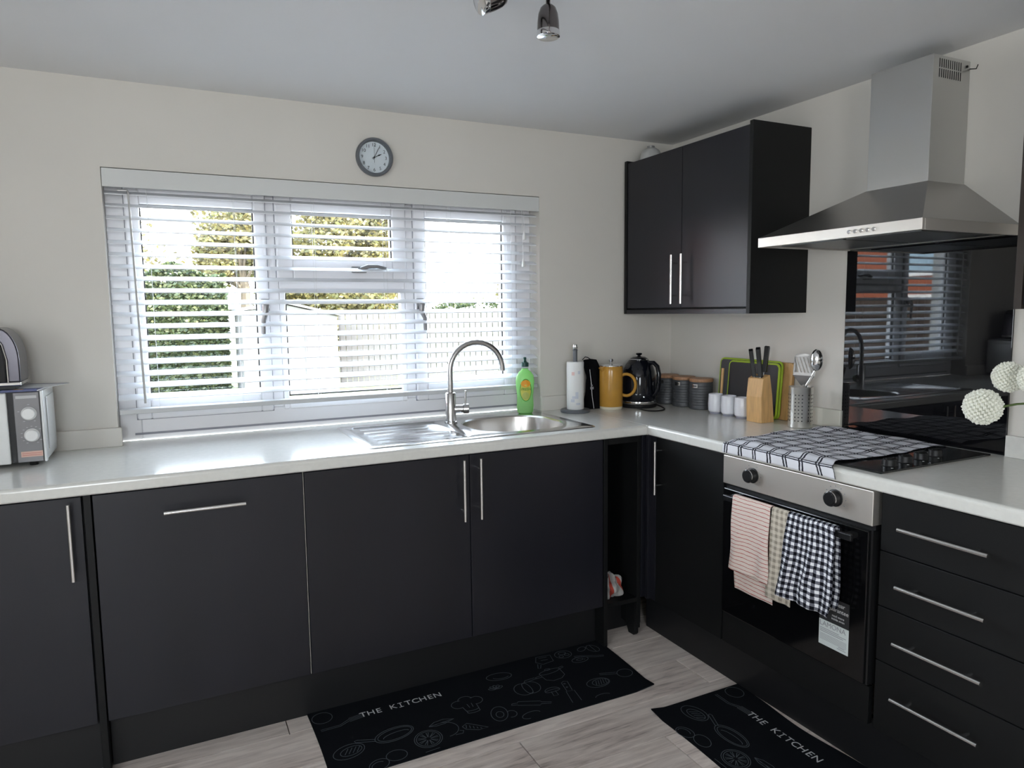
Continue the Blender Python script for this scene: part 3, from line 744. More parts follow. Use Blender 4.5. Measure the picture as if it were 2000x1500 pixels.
# ------------------------------------------------------------------ things on the worktop
def shape_bottle():
    t = thing('dish_soap_bottle', 'green washing-up liquid bottle standing on the back edge of the sink', 'bottle', (-.880, -.052, H+.004), -.35)
    pr = [(.030, 0), (.036, .004), (.039, .03), (.037, .075), (.041, .12), (.043, .145), (.040, .172), (.028, .190), (.016, .200), (.015, .206)]
    part('body', MB().lathe(pr, (0, 0, 0), 32, ell=(1, .62)), soap_m, t, smooth=True, local=True)
    part('shoulder', MB().lathe([(.0165, .206), (.0165, .214), (.0155, .215)], (0, 0, 0), 24), clear_m, t, local=True)
    part('cap', MB().lathe([(.0175, .214), (.0175, .232), (.010, .236), (.007, .240), (.0065, .250), (.008, .252), (.006, .257), (0, .258)], (0, 0, 0), 24), capg_m, t, smooth=True, local=True)
    def oval(cz, rx, rz, off, z_lo=-1, z_hi=1):
        mb = MB(); N = 28; pts = []
        for i in range(N):
            a = 2*PI*i/N; zz = max(z_lo, min(z_hi, math.sin(a)))
            u, z = rx*math.cos(a), cz+rz*zz
            r = .0405; yy = -.62*math.sqrt(max(r*r-u*u, 0))-off; pts.append((u, yy, z))
        mb.poly(pts); return mb
    part('label', oval(.108, .027, .052, .0022), gprint_m, t, local=True)
    part('label_print', oval(.108, .024, .048, .0027), yel_m, t, local=True)
    part('label_print', oval(.138, .022, .016, .0034), orange_m, t, local=True)
    part('label_print', oval(.082, .017, .017, .0034), M('lime_print', (.45, .50, .12), .5), t, local=True)
    Mx = t.matrix_basis if False else Matrix.Translation((-.880, -.052, H+.004)) @ Matrix.Rotation(-.35, 4, 'Z')
    text_part('label_lettering', 'FRESH', .0165, gprint_m, t, Mx @ Matrix.Translation((0, -.0305, .112)) @ Matrix.Rotation(PI/2, 4, 'X'), shear=.2)
    return t
shape_bottle()
# kitchen roll
kr = thing('kitchen_roll_holder', 'dark kitchen roll stand with chrome ball beside the sink', 'holder', (-.652, -.120, H))
part('base', MB().lathe([(.068, 0), (.070, .003), (.070, .010), (.066, .014), (0, .014)], (-.652, -.120, H), 36), clk_m, kr, smooth=True)
part('pole', MB().lathe([(.010, .01), (.010, .285), (.0115, .286), (.0115, .292)], (-.652, -.120, H), 16), clk_m, kr, smooth=True)
part('ball', MB().lathe([(.004, .290), (.010, .296), (.0125, .305), (.010, .314), (0, .318)], (-.652, -.120, H), 18), chrome_m, kr, smooth=True)
rl = thing('kitchen_roll', 'white printed paper towel roll on the dark stand', 'kitchen roll', (-.652, -.120, H+.014))
part('paper', MB().lathe([(.013, 0), (.0385, 0), (.0400, .003), (.0400, .217), (.0385, .22), (.013, .22)], (-.652, -.120, H+.0145), 36), paper_m, rl, smooth=True)
def on_cyl(cx, cy, r, ang, z, w, h, n=6):
    mb = MB(); mb.grid(lambda u, v: (cx+r*math.cos(ang+(u-.5)*w/r), cy+r*math.sin(ang+(u-.5)*w/r), z+(v-.5)*h), n, 1); mb.uv = None; return mb
AR = math.atan2(-2.9164+.12, -2.357+.652)
part('paper_print', on_cyl(-.652, -.120, .0404, AR-.25, 1.095, .014, .016), M('faded_red_print', (.75, .54, .51), .8), rl)
for i, (da, z, w, h) in enumerate(((.0, .985, .03, .012), (-.3, .97, .018, .014), (.2, 1.0, .014, .02), (.45, 1.10, .012, .014), (.35, .955, .02, .01))):
    part('paper_print', on_cyl(-.652, -.120, .0404, AR+da, z, w, h), M('faded_blue_print', (.60, .63, .70), .8) if i == 0 else bpy.data.materials['faded_blue_print'], rl)
# black bag
bg_ = thing('cloth_bag', 'black cloth bag slumped behind the kitchen roll', 'bag', (-.515, -.062, H))
def bagf(u, v):
    a = 2*PI*u; z = v*.235; wx = .050*(1-.12*v-.35*max(0, v-.75)*4*.6); wy = .030*(1-.55*v)
    lean = .012*v - (.030*max(0, v-.7)/.3)
    n = .003*math.sin(5*a+6*v)+.003*math.sin(3*a-9*v)
    return (-.515+lean+(wx+n)*math.cos(a), -.060+(wy+n)*math.sin(a), H+.001+z)
mb = MB().grid(bagf, 28, 16); b_ = len(mb.v); mb.v.append((-.53, -.06, H+.24)); mb.uv.append((0, 0))
for i in range(28): mb.f.append((b_, 16*29+i, 16*29+i+1))
part('fabric', mb, blackf_m, bg_, smooth=True)
part('drawstring', MB().tube([(-.552, -.088, 1.105), (-.546, -.092, 1.04), (-.544, -.096, .98), (-.535, -.098, .918)], .0014, 6), cord_m, bg_, label='thin white drawstring')
part('strap_loop', MB().tube([(-.575, -.06, 1.150), (-.560, -.06, 1.163), (-.545, -.06, 1.160), (-.530, -.06, 1.150)], .002, 6), blackf_m, bg_)
part('logo_print', MB().box(-.553, -.535, -.0955, -.0945, 1.010, 1.022).box(-.550, -.540, -.0955, -.0945, 1.026, 1.032), greyprint_m, bg_)
# cafetiere
cfx, cfy = -.447, -.112
cf = thing('cafetiere', 'mustard yellow stoneware cafetiere with chrome lid', 'cafetiere', (cfx, cfy, H))
part('body', MB().lathe([(.0535, .012), (.0555, .016), (.0555, .185), (.0535, .200), (.0560, .205), (.0500, .205), (.049, .19)], (cfx, cfy, H), 36), must_m, cf, smooth=True)
part('foot', MB().lathe([(.052, 0), (.0545, .003), (.0545, .013), (.052, .014)], (cfx, cfy, H), 32), cream_m, cf, smooth=True)
part('spout', MB().lathe([(.002, -.02), (.010, -.005), (.016, .012), (.012, .012)], (cfx-.052, cfy-.006, H+.192), 14, (-.45, 0, 1)), must_m, cf, smooth=True)
ha = math.radians(-38); hd_ = Vector((math.cos(ha), math.sin(ha), 0)); hp = []
for i in range(15):
    a = math.radians(118-236*i/14); hp.append(Vector((cfx, cfy, H+.115))+hd_*(.066+.042*math.cos(a)*1.05+.006)+Vector((0, 0, .052*math.sin(a))))
part('handle', MB().tube(hp, .0075, 12, flat=(1, 1.3)), must_m, cf, smooth=True)
part('lid', MB().lathe([(.0515, .204), (.0515, .208), (.042, .213), (.010, .215), (.004, .217), (.004, .224), (.009, .227), (.0115, .233), (.008, .239), (0, .241)], (cfx, cfy, H), 32), chrome_m, cf, smooth=True)
# kettle
kx, ky = -.287, -.116
kt = thing('kettle', 'glossy black dome kettle between cafetiere and grey canisters', 'kettle', (kx, ky, H))
part('power_base', MB().lathe([(.084, 0), (.086, .004), (.086, .014), (.082, .018), (0, .018)], (kx, ky, H), 36), blackp_m, kt, smooth=True)
part('body', MB().lathe([(.079, .030), (.0820, .034), (.0825, .07), (.0810, .13), (.076, .175), (.066, .205), (.050, .226), (.044, .230)], (kx, ky, H), 40), blackg_m, kt, smooth=True)
part('chrome_band', MB().lathe([(.083, .018), (.0845, .021), (.0835, .030), (.080, .033)], (kx, ky, H), 40), chrome_m, kt, smooth=True)
part('lid', MB().lathe([(.046, .228), (.044, .235), (.030, .243), (.008, .246), (.007, .250), (.014, .254), (.016, .258), (.012, .262), (0, .263)], (kx, ky, H), 32), blackg_m, kt, smooth=True)
part('lid_ring', MB().lathe([(.0455, .228), (.0475, .231), (.0455, .234)], (kx, ky, H), 32), chrome_m, kt, smooth=True)
hv = Vector((math.cos(-1.15), math.sin(-1.15), 0)); hp = []
for (r, z) in ((.055, .216), (.080, .217), (.100, .200), (.109, .165), (.108, .120), (.102, .085), (.090, .066), (.078, .064)): hp.append(Vector((kx, ky, H+z))+hv*r)
part('handle', MB().tube(hp, [.010]*8, 12, flat=(1, 1.2)), blackg_m, kt, smooth=True)
part('spout', MB().lathe([(.004, -.03), (.014, -.012), (.018, .012), (.012, .014)], (kx-.066, ky-.01, H+.190), 16, (-.9, -.1, .8)), blackg_m, kt, smooth=True)
part('indicator', MB().lathe([(.004, 0), (.004, .002), (0, .003)], Vector((kx, ky, H+.055))+Vector((math.cos(-1.9), math.sin(-1.9), 0))*.082, 10, (math.cos(-1.9), math.sin(-1.9), 0)), chrome_m, kt)
cp = [(-.350, -.165, H+.006), (-.352, -.20, H+.004), (-.36, -.26, H+.004), (-.345, -.305, H+.004), (-.30, -.310, H+.004), (-.255, -.275, H+.004), (-.235, -.235, H+.005), (-.228, -.19, H+.010), (-.222, -.14, H+.01)]
def smooth_path(P, k=6):
    P = [Vector(p) for p in P]; out = []
    for i in range(len(P)-1):
        p0 = P[max(i-1, 0)]; p1 = P[i]; p2 = P[i+1]; p3 = P[min(i+2, len(P)-1)]
        for j in range(k):
            t = j/k; out.append(.5*((2*p1)+(p2-p0)*t+(2*p0-5*p1+4*p2-p3)*t*t+(3*p1-p0-3*p2+p3)*t**3))
    out.append(P[-1]); return out
part('power_cord', MB().tube(smooth_path(cp), .0033, 8), blackp_m, kt, smooth=True)
# canisters
CD = math.atan2(-2.58, -2.27)
def canister(cx, cy, label, group='grey canisters with wooden lids'):
    t = thing('canister', label, 'canister', (cx, cy, H), 0, group)
    pr = [(.050, 0), (.0545, .003)]
    for i in range(9): z = .010+i*.0125; pr += [(.0545, z), (.0545, z+.006), (.0538, z+.007), (.0538, z+.0115)]
    pr += [(.0545, .128), (.053, .130)]
    part('tin', MB().lathe(pr, (0, 0, 0), 36), can_m, t, smooth=True, local=True)
    part('lid', MB().lathe([(.0545, .130), (.0560, .132), (.0560, .143), (.0545, .145), (0, .145)], (0, 0, 0), 36), woodl_m, t, smooth=True, local=True)
    a = CD-.55; pl = on_cyl(0, 0, .0552, a, .112, .028, .017)
    p_ = part('name_plate', pl, nickel_m, t, local=True)
    pr = on_cyl(0, 0, .0556, a, .112, .019, .004); part('plate_print', pr, ink_m, p_, local=True)
    return t
canister(-.086, -.333, 'grey canister with wooden lid, nearest to the white cups')
canister(-.086, -.208, 'grey canister with wooden lid, middle of the row of three')
canister(-.086, -.084, 'grey canister with wooden lid, in the corner behind the kettle')
for (cy, lb) in ((-.487, 'small white cup beside the grey canister'), (-.570, 'small white cup in the middle of the row of three'), (-.651, 'small white cup half hidden by the knife block')):
    t = thing('cup', lb, 'cup', (-.135, cy, H), 0, 'small white cups in a row')
    part('body', MB().lathe([(.026, .008), (.032, .014), (.0335, .045), (.0315, .088), (.0305, .090), (.029, .088), (.030, .02)], (0, 0, 0), 28), cup_m, t, smooth=True, local=True)
    part('foot', MB().lathe([(.024, 0), (.026, .002), (.027, .009)], (0, 0, 0), 24), cupb_m, t, smooth=True, local=True)
# chopping boards
def board(name, label, y0, y1, z0, z1, xb, xt, r, face, rimm, th=.009):
    t = thing(name, label, 'chopping board', (xb, (y0+y1)/2, z0))
    P = rrect((y0+y1)/2, (z1-z0)/2, (y1-y0)/2, (z1-z0)/2, r, 6); hgt = z1-z0; sl = (xt-xb)/hgt
    def sh(mb):
        mb.v = [(v[0]+xb+sl*v[2], v[1], v[2]+z0) for v in mb.v]; return mb
    b_ = part('board', sh(MB().prism(P, 'x', 0, th)), face, t, bevel=.001)
    if rimm:
        Q = rrect((y0+y1)/2, (z1-z0)/2, (y1-y0)/2-.003, (z1-z0)/2-.003, r-.003, 6)
        part('rim', sh(MB().tube([(th/2, p[0], p[1]) for p in Q], .0055, 8, closed=True)), rimm, t, smooth=True)
    return t, sh
_, _sh = board('chopping_board', 'large grey chopping board with lime green rim, leaning on the wall', -.772, -.405, H+.003, 1.158, -.052, -.034, .022, boardg_m, lime_m)
_, _sh = board('chopping_board', 'smaller charcoal chopping board with lime green rim, in front of the larger', -.772, -.478, H+.003, 1.150, -.068, -.050, .022, M('charcoal_chopping_plastic', (.022, .022, .025), .5, bump=.3, bscale=60), lime_m)
board('chopping_board', 'plain wooden chopping board behind the knife block', -.812, -.52, H+.001, 1.155, -.036, -.016, .012, wood_m, None, .014)
ws = thing('wooden_spoon', 'wooden spoon handle standing between the lime rimmed boards and cups', 'spoon', (-.09, -.472, H))
part('handle', MB().tube([(-.096, -.474, H+.002), (-.080, -.470, 1.115)], [.0055, .0065], 10), wood_m, ws, smooth=True)
# knife block
kbt = thing('knife_block', 'pale wooden knife block holding three black handled knives', 'knife block', (-.11, -.755, H), math.radians(0))
KB = [(-.174, H), (-.178, 1.02), (-.170, 1.095), (-.133, 1.112), (-.118, 1.03), (-.104, H)]
part('block', MB().prism(KB, 'y', -.800, -.716), wood_m, kbt, bevel=.002)
part('slot', MB().box(-.162, -.150, -.782, -.735, 1.098, 1.1045), ink_m, kbt)
def knife(label, x, y, z, L, lean):
    t = thing('knife', label, 'knife', (x, y, z), 0)
    d = Vector(lean).normalized()
    q = d.to_track_quat('Z', 'X').to_matrix().to_4x4()
    mb = MB().box(-.010, .010, -.006, .006, 0, L)
    P = [(-.0115, 0), (.012, 0), (.0115, L*.3), (.010, L*.6), (.0115, L*.85), (.013, L*.97), (.007, L), (-.007, L), (-.0155, L*.93), (-.0115, L*.5)]
    mb = MB().prism([(p[0], p[1]) for p in P], 'x', -.0085, .0085); mb.xf(q)
    part('handle', mb, blackp_m, t, bevel=.002, local=True)
    part('blade', MB().box(-.001, .001, -.009, .009, -.030, .001).xf(q), chrome_m, t, local=True)
knife('black handled knife, leftmost in the block', -.158, -.737, 1.1025, .115, (-.10, .10, 1))
knife('black handled knife, middle one in the block', -.156, -.770, 1.1035, .122, (-.06, .08, 1))
knife('black handled knife standing tallest at the back of the block', -.138, -.774, 1.122, .108, (.04, -.07, 1))
# utensil holder
ux, uy = -.112, -.940
uh = thing('utensil_holder', 'perforated steel utensil pot beside the hob', 'utensil pot', (ux, uy, H))
part('pot', MB().lathe([(.040, 0), (.0445, .002), (.0455, .006), (.0455, .160), (.0468, .162), (.0440, .163), (.0440, .01), (0, .008)], (ux, uy, H), 40), M('pot_steel', (.78, .76, .72), .33, 1), uh, smooth=True)
ho = MB()
for j in range(8):
    for i in range(22):
        if i % 4 == 3: continue
        a = 2*PI*i/22; z = H+.030+j*.0145; c = Vector((ux+.0452*math.cos(a), uy+.0452*math.sin(a), z))
        ho.lathe([(.0026, 0), (.0026, .0006), (0, .0007)], c, 8, (math.cos(a), math.sin(a), 0))
part('holes', ho, ink_m, uh, kind='stuff')
sp = thing('slotted_spatula', 'steel slotted spatula standing in the utensil pot', 'spatula', (ux-.005, uy+.008, H+.02))
vd = Vector((-2.25, -1.97, 0)).normalized(); rt = Vector((0, 0, 1)).cross(vd).normalized()      # rt: to the viewer's right when looking along -vd
c0 = Vector((-.108, -.948, 1.075))
def fr(u, w, d=0.): return c0 + rt*u + Vector((0, 0, w)) + vd*d
sh_ = MB()
def quadplate(mb, pts, th=.0016):
    n = len(pts); b = len(mb.v)
    mb.v += [tuple(fr(u, w, d)) for (u, w, d) in pts] + [tuple(fr(u, w, d-th)) for (u, w, d) in pts]
    mb.f.append(tuple(b+i for i in range(n))); mb.f.append(tuple(b+n+i for i in range(n))[::-1])
    for i in range(n): j = (i+1) % n; mb.f.append((b+i, b+n+i, b+n+j, b+j))
quadplate(sh_, [(-.010, .005, .004), (.010, .005, .004), (.040, .043, .012), (-.040, .047, .012)])
quadplate(sh_, [(-.040, .047, .012), (.040, .043, .012), (.040, .055, .010), (-.038, .058, .010)])
quadplate(sh_, [(-.030, .128, -.004), (-.035, .118, -.002), (.038, .112, -.002), (.036, .122, -.004), (.0, .131, -.004)])
for i in range(7):   # bars between diagonal slots
    a = -.032+.0125*i
    t0, t1 = a-.020, a-.020+.0088
    quadplate(sh_, [(a, .056, .010), (min(a+.0088, .040), .056, .010), (t1, .119, -.002), (t0, .119, -.002)] if t0 > -.036 else
              [(a, .056, .010), (a+.0088, .056, .010), (-.0335, .056+.063*(a+.0088+.0335)/.020 if a+.0088-.020 < -.0335 else .119, .0), (-.0345, .056+.063*(a+.0345)/.020 if a > -.0345 else .058, .004)])
quadplate(sh_, [(-.040, .056, .010), (-.034, .056, .010), (-.030, .122, -.003), (-.036, .118, -.003)])
quadplate(sh_, [(.034, .056, .010), (.040, .056, .010), (.040, .114, -.003), (.034, .118, -.003)])
quadplate(sh_, [(.034, .112, -.003), (.020, .072, .004), (.034, .060, .008)])
part('head', sh_, M('satin_spatula_steel', (.30, .29, .285), .36, 1), sp)
part('handle', MB().tube([(-.105, -.935, H+.012), tuple(fr(0, .008, .003))], [.006, .008], 10, flat=(.5, 1.2)), steelv_m, sp, smooth=True)
ld = thing('ladle', 'polished steel ladle standing in the utensil pot, right of the spatula', 'ladle', (-.10, -.955, H+.02))
lc = Vector((-.100, -1.000, 1.182))
def spoonf(u, v):
    a = 2*PI*u; p = PI/2*v
    return lc + rt*(.0235*math.cos(a)*math.sin(p)) + Vector((0, 0, .043))*(math.sin(a)*math.sin(p)) + vd*(.020*math.cos(p))
lb = MB().grid(spoonf, 28, 10); lb.uv = None
part('bowl', lb, chrome_m, ld, smooth=True, solid=.001)
part('handle', MB().tube(smooth_path([(-.115, -.925, H+.015), (-.108, -.952, 1.06), (-.100, -.970, 1.105), (-.090, -.988, 1.145)]), .0045, 8, flat=(.6, 1.4)), chrome_m, ld, smooth=True)

# microwave
MX0, MX1, MY0, MY1 = -3.155, -2.712, -.268, -.026
mw = thing('microwave', 'silver and grey microwave with two round white dials on the left worktop', 'microwave', ((MX0+MX1)/2, (MY0+MY1)/2, H))
part('body', MB().box(MX0, MX1, MY0+.018, MY1, H+.014, 1.152), mws_m, mw, bevel=.006)
part('side_panel', MB().box(MX1-.001, MX1+.004, MY0+.05, MY1-.03, H+.045, 1.128), mws_m, mw, bevel=.0035)
part('front_edge', MB().box(MX1-.008, MX1+.001, MY0, MY0+.02, H+.012, 1.153), mws_m, mw, bevel=.003)
part('control_panel', MB().box(-2.790, MX1-.009, MY0-.001, MY0+.018, H+.014, 1.150), mwg_m, mw, bevel=.002)
part('door_gap', MB().box(-2.806, -2.791, MY0+.006, MY0+.018, H+.014, 1.150), blackp_m, mw)
dw = part('door', MB().box(MX0, -2.807, MY0-.004, MY0+.018, H+.012, 1.150), white_m, mw, bevel=.004)
part('door_window', MB().box(MX0+.05, -2.85, MY0-.0048, MY0-.0035, H+.05, 1.11), glassb_m, dw)
for (kx_, kz) in ((-2.751, 1.082), (-2.747, 1.013)):
    k_ = part('dial', MB().lathe([(.021, 0), (.021, .003), (.0190, .004), (.0180, .016), (.016, .018), (0, .018)], (kx_, MY0-.001, kz), 28, (0, -1, 0)), white_m, mw, smooth=True)
    mk = MB()
    for i in range(13):
        if kz > 1.05 and i % 3: continue
        a = math.radians(-60+300*i/12); cx, cz = kx_+.028*math.cos(a), kz+.028*math.sin(a)
        if cx > MX1-.012 or cx < -2.788: continue
        mk.box(cx-.0025, cx+.0025, MY0-.0016, MY0-.0009, cz-.0007, cz+.0007)
    part('dial_marks', mk, M('pale_ink', (.55, .55, .55), .5) if kz > 1.05 else bpy.data.materials['pale_ink'], mw, kind='stuff')
part('pink_label', MB().box(-2.780, -2.722, MY0-.0018, MY0-.0009, .944, .962), pink_m, mw, label='pale pink warning label with red lines')
lp = MB()
for i in range(2): lp.box(-2.777, -2.725, MY0-.0021, MY0-.0017, .949+i*.006, .9505+i*.006)
part('label_lines', lp, M('red_ink', (.5, .12, .1), .5), mw)
part('name_strip', MB().box(-2.783, -2.728, MY0-.0018, MY0-.0009, 1.130, 1.139), M('silver_strip', (.5, .5, .5), .4), mw)
ft = MB()
for a in (MX0+.04, MX1-.04):
    for b in (MY0+.03, MY1-.03): ft.lathe([(.012, 0), (.014, .014)], (a, b, H), 12)
part('feet', ft, blackp_m, mw)
# leaflets on the microwave
mg = thing('magazine', 'navy and white magazine on the microwave under the toaster', 'magazine', (-2.80, -.17, 1.1525))
part('spine', MB().box(-3.02, -2.723, -.2865, -.2845, 1.1528, 1.1600), blue_m, mg)
part('pages', MB().prism([(-3.02, -.285), (-2.722, -.285), (-2.700, -.05), (-3.02, -.05)], 'z', 1.1530, 1.1560), leaf_m, mg)
part('cover', MB().prism([(-3.02, -.285), (-2.722, -.285), (-2.715, -.20), (-3.02, -.20)], 'z', 1.1560, 1.1568), blue_m, mg)
part('cover_print', MB().prism([(-2.79, -.255), (-2.765, -.255), (-2.765, -.235), (-2.79, -.235)], 'z', 1.1568, 1.1571), orange_m, mg)
mg2 = thing('leaflet', 'open pale leaflet with dark border overhanging the microwave towards the window', 'leaflet', (-2.75, -.11, 1.157))
part('paper', MB().prism([(-2.86, -.20), (-2.70, -.22), (-2.655, -.09), (-2.80, -.04)], 'z', 1.1572, 1.1580), leaf_m, mg2)
part('border', MB().prism([(-2.662, -.098), (-2.655, -.09), (-2.80, -.04), (-2.803, -.05)], 'z', 1.1580, 1.1584), blue_m, mg2)
ts = thing('toaster', 'dark grey toaster with chrome edges standing on the microwave', 'toaster', (-2.89, -.17, 1.158))
def toast_prof(x0, x1, z0, z1, r):
    P = [(x0, z0), (x1, z0)]
    for i in range(9): a = PI/2*i/8; P.append((x1-r*.55+r*.55*math.cos(a), z1-r+r*math.sin(a)))
    for i in range(9): a = PI/2+PI/2*i/8; P.append((x0+r*.55+r*.55*math.cos(a), z1-r+r*math.sin(a)))
    return P
part('shell', MB().prism(toast_prof(-3.05, -2.770, 1.180, 1.352, .10), 'y', -.236, -.085), M('dark_toaster_metal', (.09, .085, .10), .22, .7), ts, bevel=.004, smooth=True)
part('front_panel', MB().prism(toast_prof(-3.045, -2.806, 1.180, 1.338, .095), 'y', -.248, -.236), blackg_m, ts, bevel=.003)
part('chrome_edge', MB().tube([(-2.803, -.241, 1.180), (-2.803, -.241, 1.25), (-2.812, -.241, 1.298), (-2.832, -.241, 1.332), (-2.87, -.241, 1.342)], .0035, 8), chrome_m, ts, smooth=True)
part('base_strip', MB().box(-3.05, -2.768, -.248, -.083, 1.169, 1.181), chrome_m, ts, bevel=.003)
part('feet', MB().box(-3.03, -2.785, -.24, -.095, 1.1585, 1.169), blackp_m, ts)

# clock
ck = thing('wall_clock', 'round grey wall clock above the window showing five past two', 'clock', (-1.543, 0, 2.016))
cc_ = (-1.543, -.0005, 2.017)
part('rim', MB().lathe([(.060, 0), (.074, 0), (.0765, .008), (.0765, .024), (.072, .031), (.066, .031), (.0635, .022), (.0635, .010), (.060, .008)], cc_, 56, (0, -1, 0)), clk_m, ck, smooth=True)
part('dial', MB().lathe([(.064, .004), (.064, .0095), (0, .0095)], cc_, 48, (0, -1, 0)), face_m, ck)
for i in range(1, 13):
    a = math.radians(90-30*i)
    text_part('numeral', str(i), .0185, ink_m, ck, Matrix.Translation((cc_[0]+.0495*math.cos(a), -.0105, cc_[2]+.0495*math.sin(a))) @ Matrix.Rotation(PI/2, 4, 'X'))
def hand(name, deg, L, w, off, tail=.010, dia=False):
    a = math.radians(90-deg); d = Vector((math.cos(a), 0, math.sin(a))); n = Vector((-math.sin(a), 0, math.cos(a))); c = Vector((cc_[0], off, cc_[2]))
    pts = [c-d*tail-n*w, c-d*tail+n*w]
    pts += ([c+d*L*.45+n*w, c+d*L*.62+n*w*2.6, c+d*L, c+d*L*.62-n*w*2.6, c+d*L*.45-n*w] if dia else [c+d*L*.9+n*w, c+d*L, c+d*L*.9-n*w])
    mb = MB(); b = len(pts); mb.v = [tuple(p) for p in pts]+[tuple(p+Vector((0, -.0008, 0))) for p in pts]
    mb.f = [tuple(range(b)), tuple(range(b, 2*b))[::-1]]+[(i, b+i, b+(i+1) % b, (i+1) % b) for i in range(b)]
    part(name, mb, ink_m, ck)
hand('hour_hand', 64, .036, .0011, -.0125, dia=True)
hand('minute_hand', 27, .048, .0010, -.0140)
hand('second_hand', 0, .052, .0004, -.0152, tail=.022)
part('hub', MB().lathe([(.0032, .010), (.0032, .017), (0, .0175)], cc_, 14, (0, -1, 0)), ink_m, ck)
part('lens', MB().lathe([(.064, .0245), (.064, .0255), (0, .0255)], cc_, 48, (0, -1, 0)), glass_m, ck)

# ceiling spotlight
cs = thing('ceiling_spotlight', 'chrome ceiling spotlight with two visible heads', 'ceiling light', (-1.50, -1.46, C))
part('ceiling_plate', MB().lathe([(.075, 0), (.075, .012), (.06, .022), (0, .024)], (-1.50, -1.46, C), 36, (0, 0, -1)), chrome_m, cs, smooth=True)
def spot(base, d, arm):
    d = Vector(d).normalized(); b = Vector(base)
    s = part('lamp_head', MB().lathe([(.006, -.004), (.013, 0), (.0205, .007), (.0260, .022), (.0285, .042), (.0292, .062), (.0292, .064), (.0290, .078), (.0275, .080), (.0255, .078), (.025, .070)], b, 32, tuple(d)), dchrome_m, cs, smooth=True)
    part('rim_ring', MB().lathe([(.0292, .064), (.0305, .066), (.0305, .079), (.0275, .081)], b, 32, tuple(d)), chrome_m, s, smooth=True)
    part('lens', MB().lathe([(.0258, .070), (.0258, .075), (0, .078)], b, 28, tuple(d)), bulb_m, s)
    part('arm', MB().tube(arm, .006, 10), dchrome_m, cs, smooth=True)
spot((-1.404, -1.222, 2.181), (.0, .0, -1), [(-1.404, -1.222, 2.185), (-1.404, -1.222, 2.196), (-1.41, -1.26, 2.197), (-1.47, -1.40, 2.197)])
spot((-1.520, -1.205, 2.193), (-.80, .0, -.34), [(-1.520, -1.21, 2.195), (-1.52, -1.30, 2.197), (-1.51, -1.40, 2.197)])

# ------------------------------------------------------------------ cloths
def ridge(x, y): return math.sin(x*23+1.3*math.sin(y*11))*.5+math.sin(y*31+2*math.sin(x*9))*.35+math.sin((x+y)*47)*.15
hobt = thing('tea_towel', 'white tea towel with black double checks spread over the hob', 'towel', (-.32, -1.26, H+.006))
W0, W1 = -1.042, -1.485
def hobf(u, v):
    # u along y (width), v from the wall towards the front and over the edge
    y = W0+(W1-W0)*u; L = .598*v
    edge = .010*math.sin(9*v)+.004*math.sin(31*v)
    y += edge*(u-.5)*1.4 - (.030*max(0, v-.85)/.15)*(u > .0)*u*(1) + .012*(1-v)*(1-u)
    h = .0075+.0035*(1+ridge(u*.45, L))+.005*max(0, math.sin(u*14+v*5))*max(0, math.sin(v*17))
    xw = -.050-L
    x_edge = -.6
    if xw > x_edge+.006: return (xw, y, H+h*(1 if xw > -.57 else max(.35, (xw+.6)/.03)))
    over = x_edge+.006-xw
    a = min(over/.018, PI/2)
    if a < PI/2: return (x_edge-.004+.010*(1-math.sin(a))-.004, y, H+.004-.010*(1-math.cos(a)))
    dn = over-.018*PI/2
    return (x_edge-.008-.003*math.sin(u*20)*min(1, dn/.02), y, H-.006-dn)
mb = MB().grid(hobf, 90, 110, lambda u, v: (u*.443+.012, v*.598+.03))
part('cloth', mb, check_m, hobt, smooth=True, solid=.0015)

def hang(label, mat, y0, y1, zf, zb, xo, folds, amp, uvo=(0, 0), ytaper=(0, 0), bulge=0, zr=0.):
    """towel hung over the oven handle: front flap to zf, back flap to zb"""
    t = thing('tea_towel', label, 'towel', (DF-.054, (y0+y1)/2, .742), 0, 'tea towels on the oven handle')
    top = .7455; xc = DF-.054; rf = .0105+xo
    Lf, Lb = top-zf, top-zb
    arc = PI*rf; tot = Lf+arc+Lb
    def fn(u, v):
        s = v*tot; w = u-.5
        ph = folds*u*2*PI
        if s < Lb:      # back flap, hidden side, going up
            z = zb+s; d = (top-z); x = xc+rf*.75; k = min(1, d/.15)
            x = min(x+amp*.3*k*math.sin(ph+1), DF-.018)
            yy = y0+(y1-y0)*u
        elif s < Lb+arc:
            a = (s-Lb)/rf; x = xc+rf*math.cos(a); z = top+rf*math.sin(a)*.8; d = 0; yy = y0+(y1-y0)*u
        else:
            d = s-Lb-arc; z = top-d; k = min(1, d/.18)
            x = xc-rf-amp*k*(.6+math.sin(ph)*.9+.35*math.sin(ph*2.3+4*d*6))-.004*k
            yy = y0+(y1-y0)*u
            z += zr*u*(d/Lf)
        k2 = min(1, d/Lf)
        yy += ytaper[0]*(1-u)*k2 + ytaper[1]*u*k2 - bulge*u*math.sin(k2*PI)
        yy += .004*math.sin(d*30+u*5)*k2
        return (x, yy, z)
    mb = MB().grid(fn, 40, 90, lambda u, v: (uvo[0]+u*abs(y1-y0)*1.12, uvo[1]+v*tot))
    part('cloth', mb, mat, t, smooth=True, solid=.0018)
    return t
hang('cream tea towel with red pinstripes hanging leftmost on the oven handle', redstripe_m, -1.140, -1.306, .497, .422, .000, 1.3, .005, ytaper=(.004, -.004))
hang('beige gingham tea towel hanging between the striped and the black checked towels', beige_m, -1.312, -1.385, .455, .47, -.001, 1.0, .003, ytaper=(.010, -.018))
hang('black and white gingham tea towel hanging rightmost on the oven handle', ging_m, -1.378, -1.548, .480, .50, .001, 2.2, .007, ytaper=(.032, .004), bulge=.010)
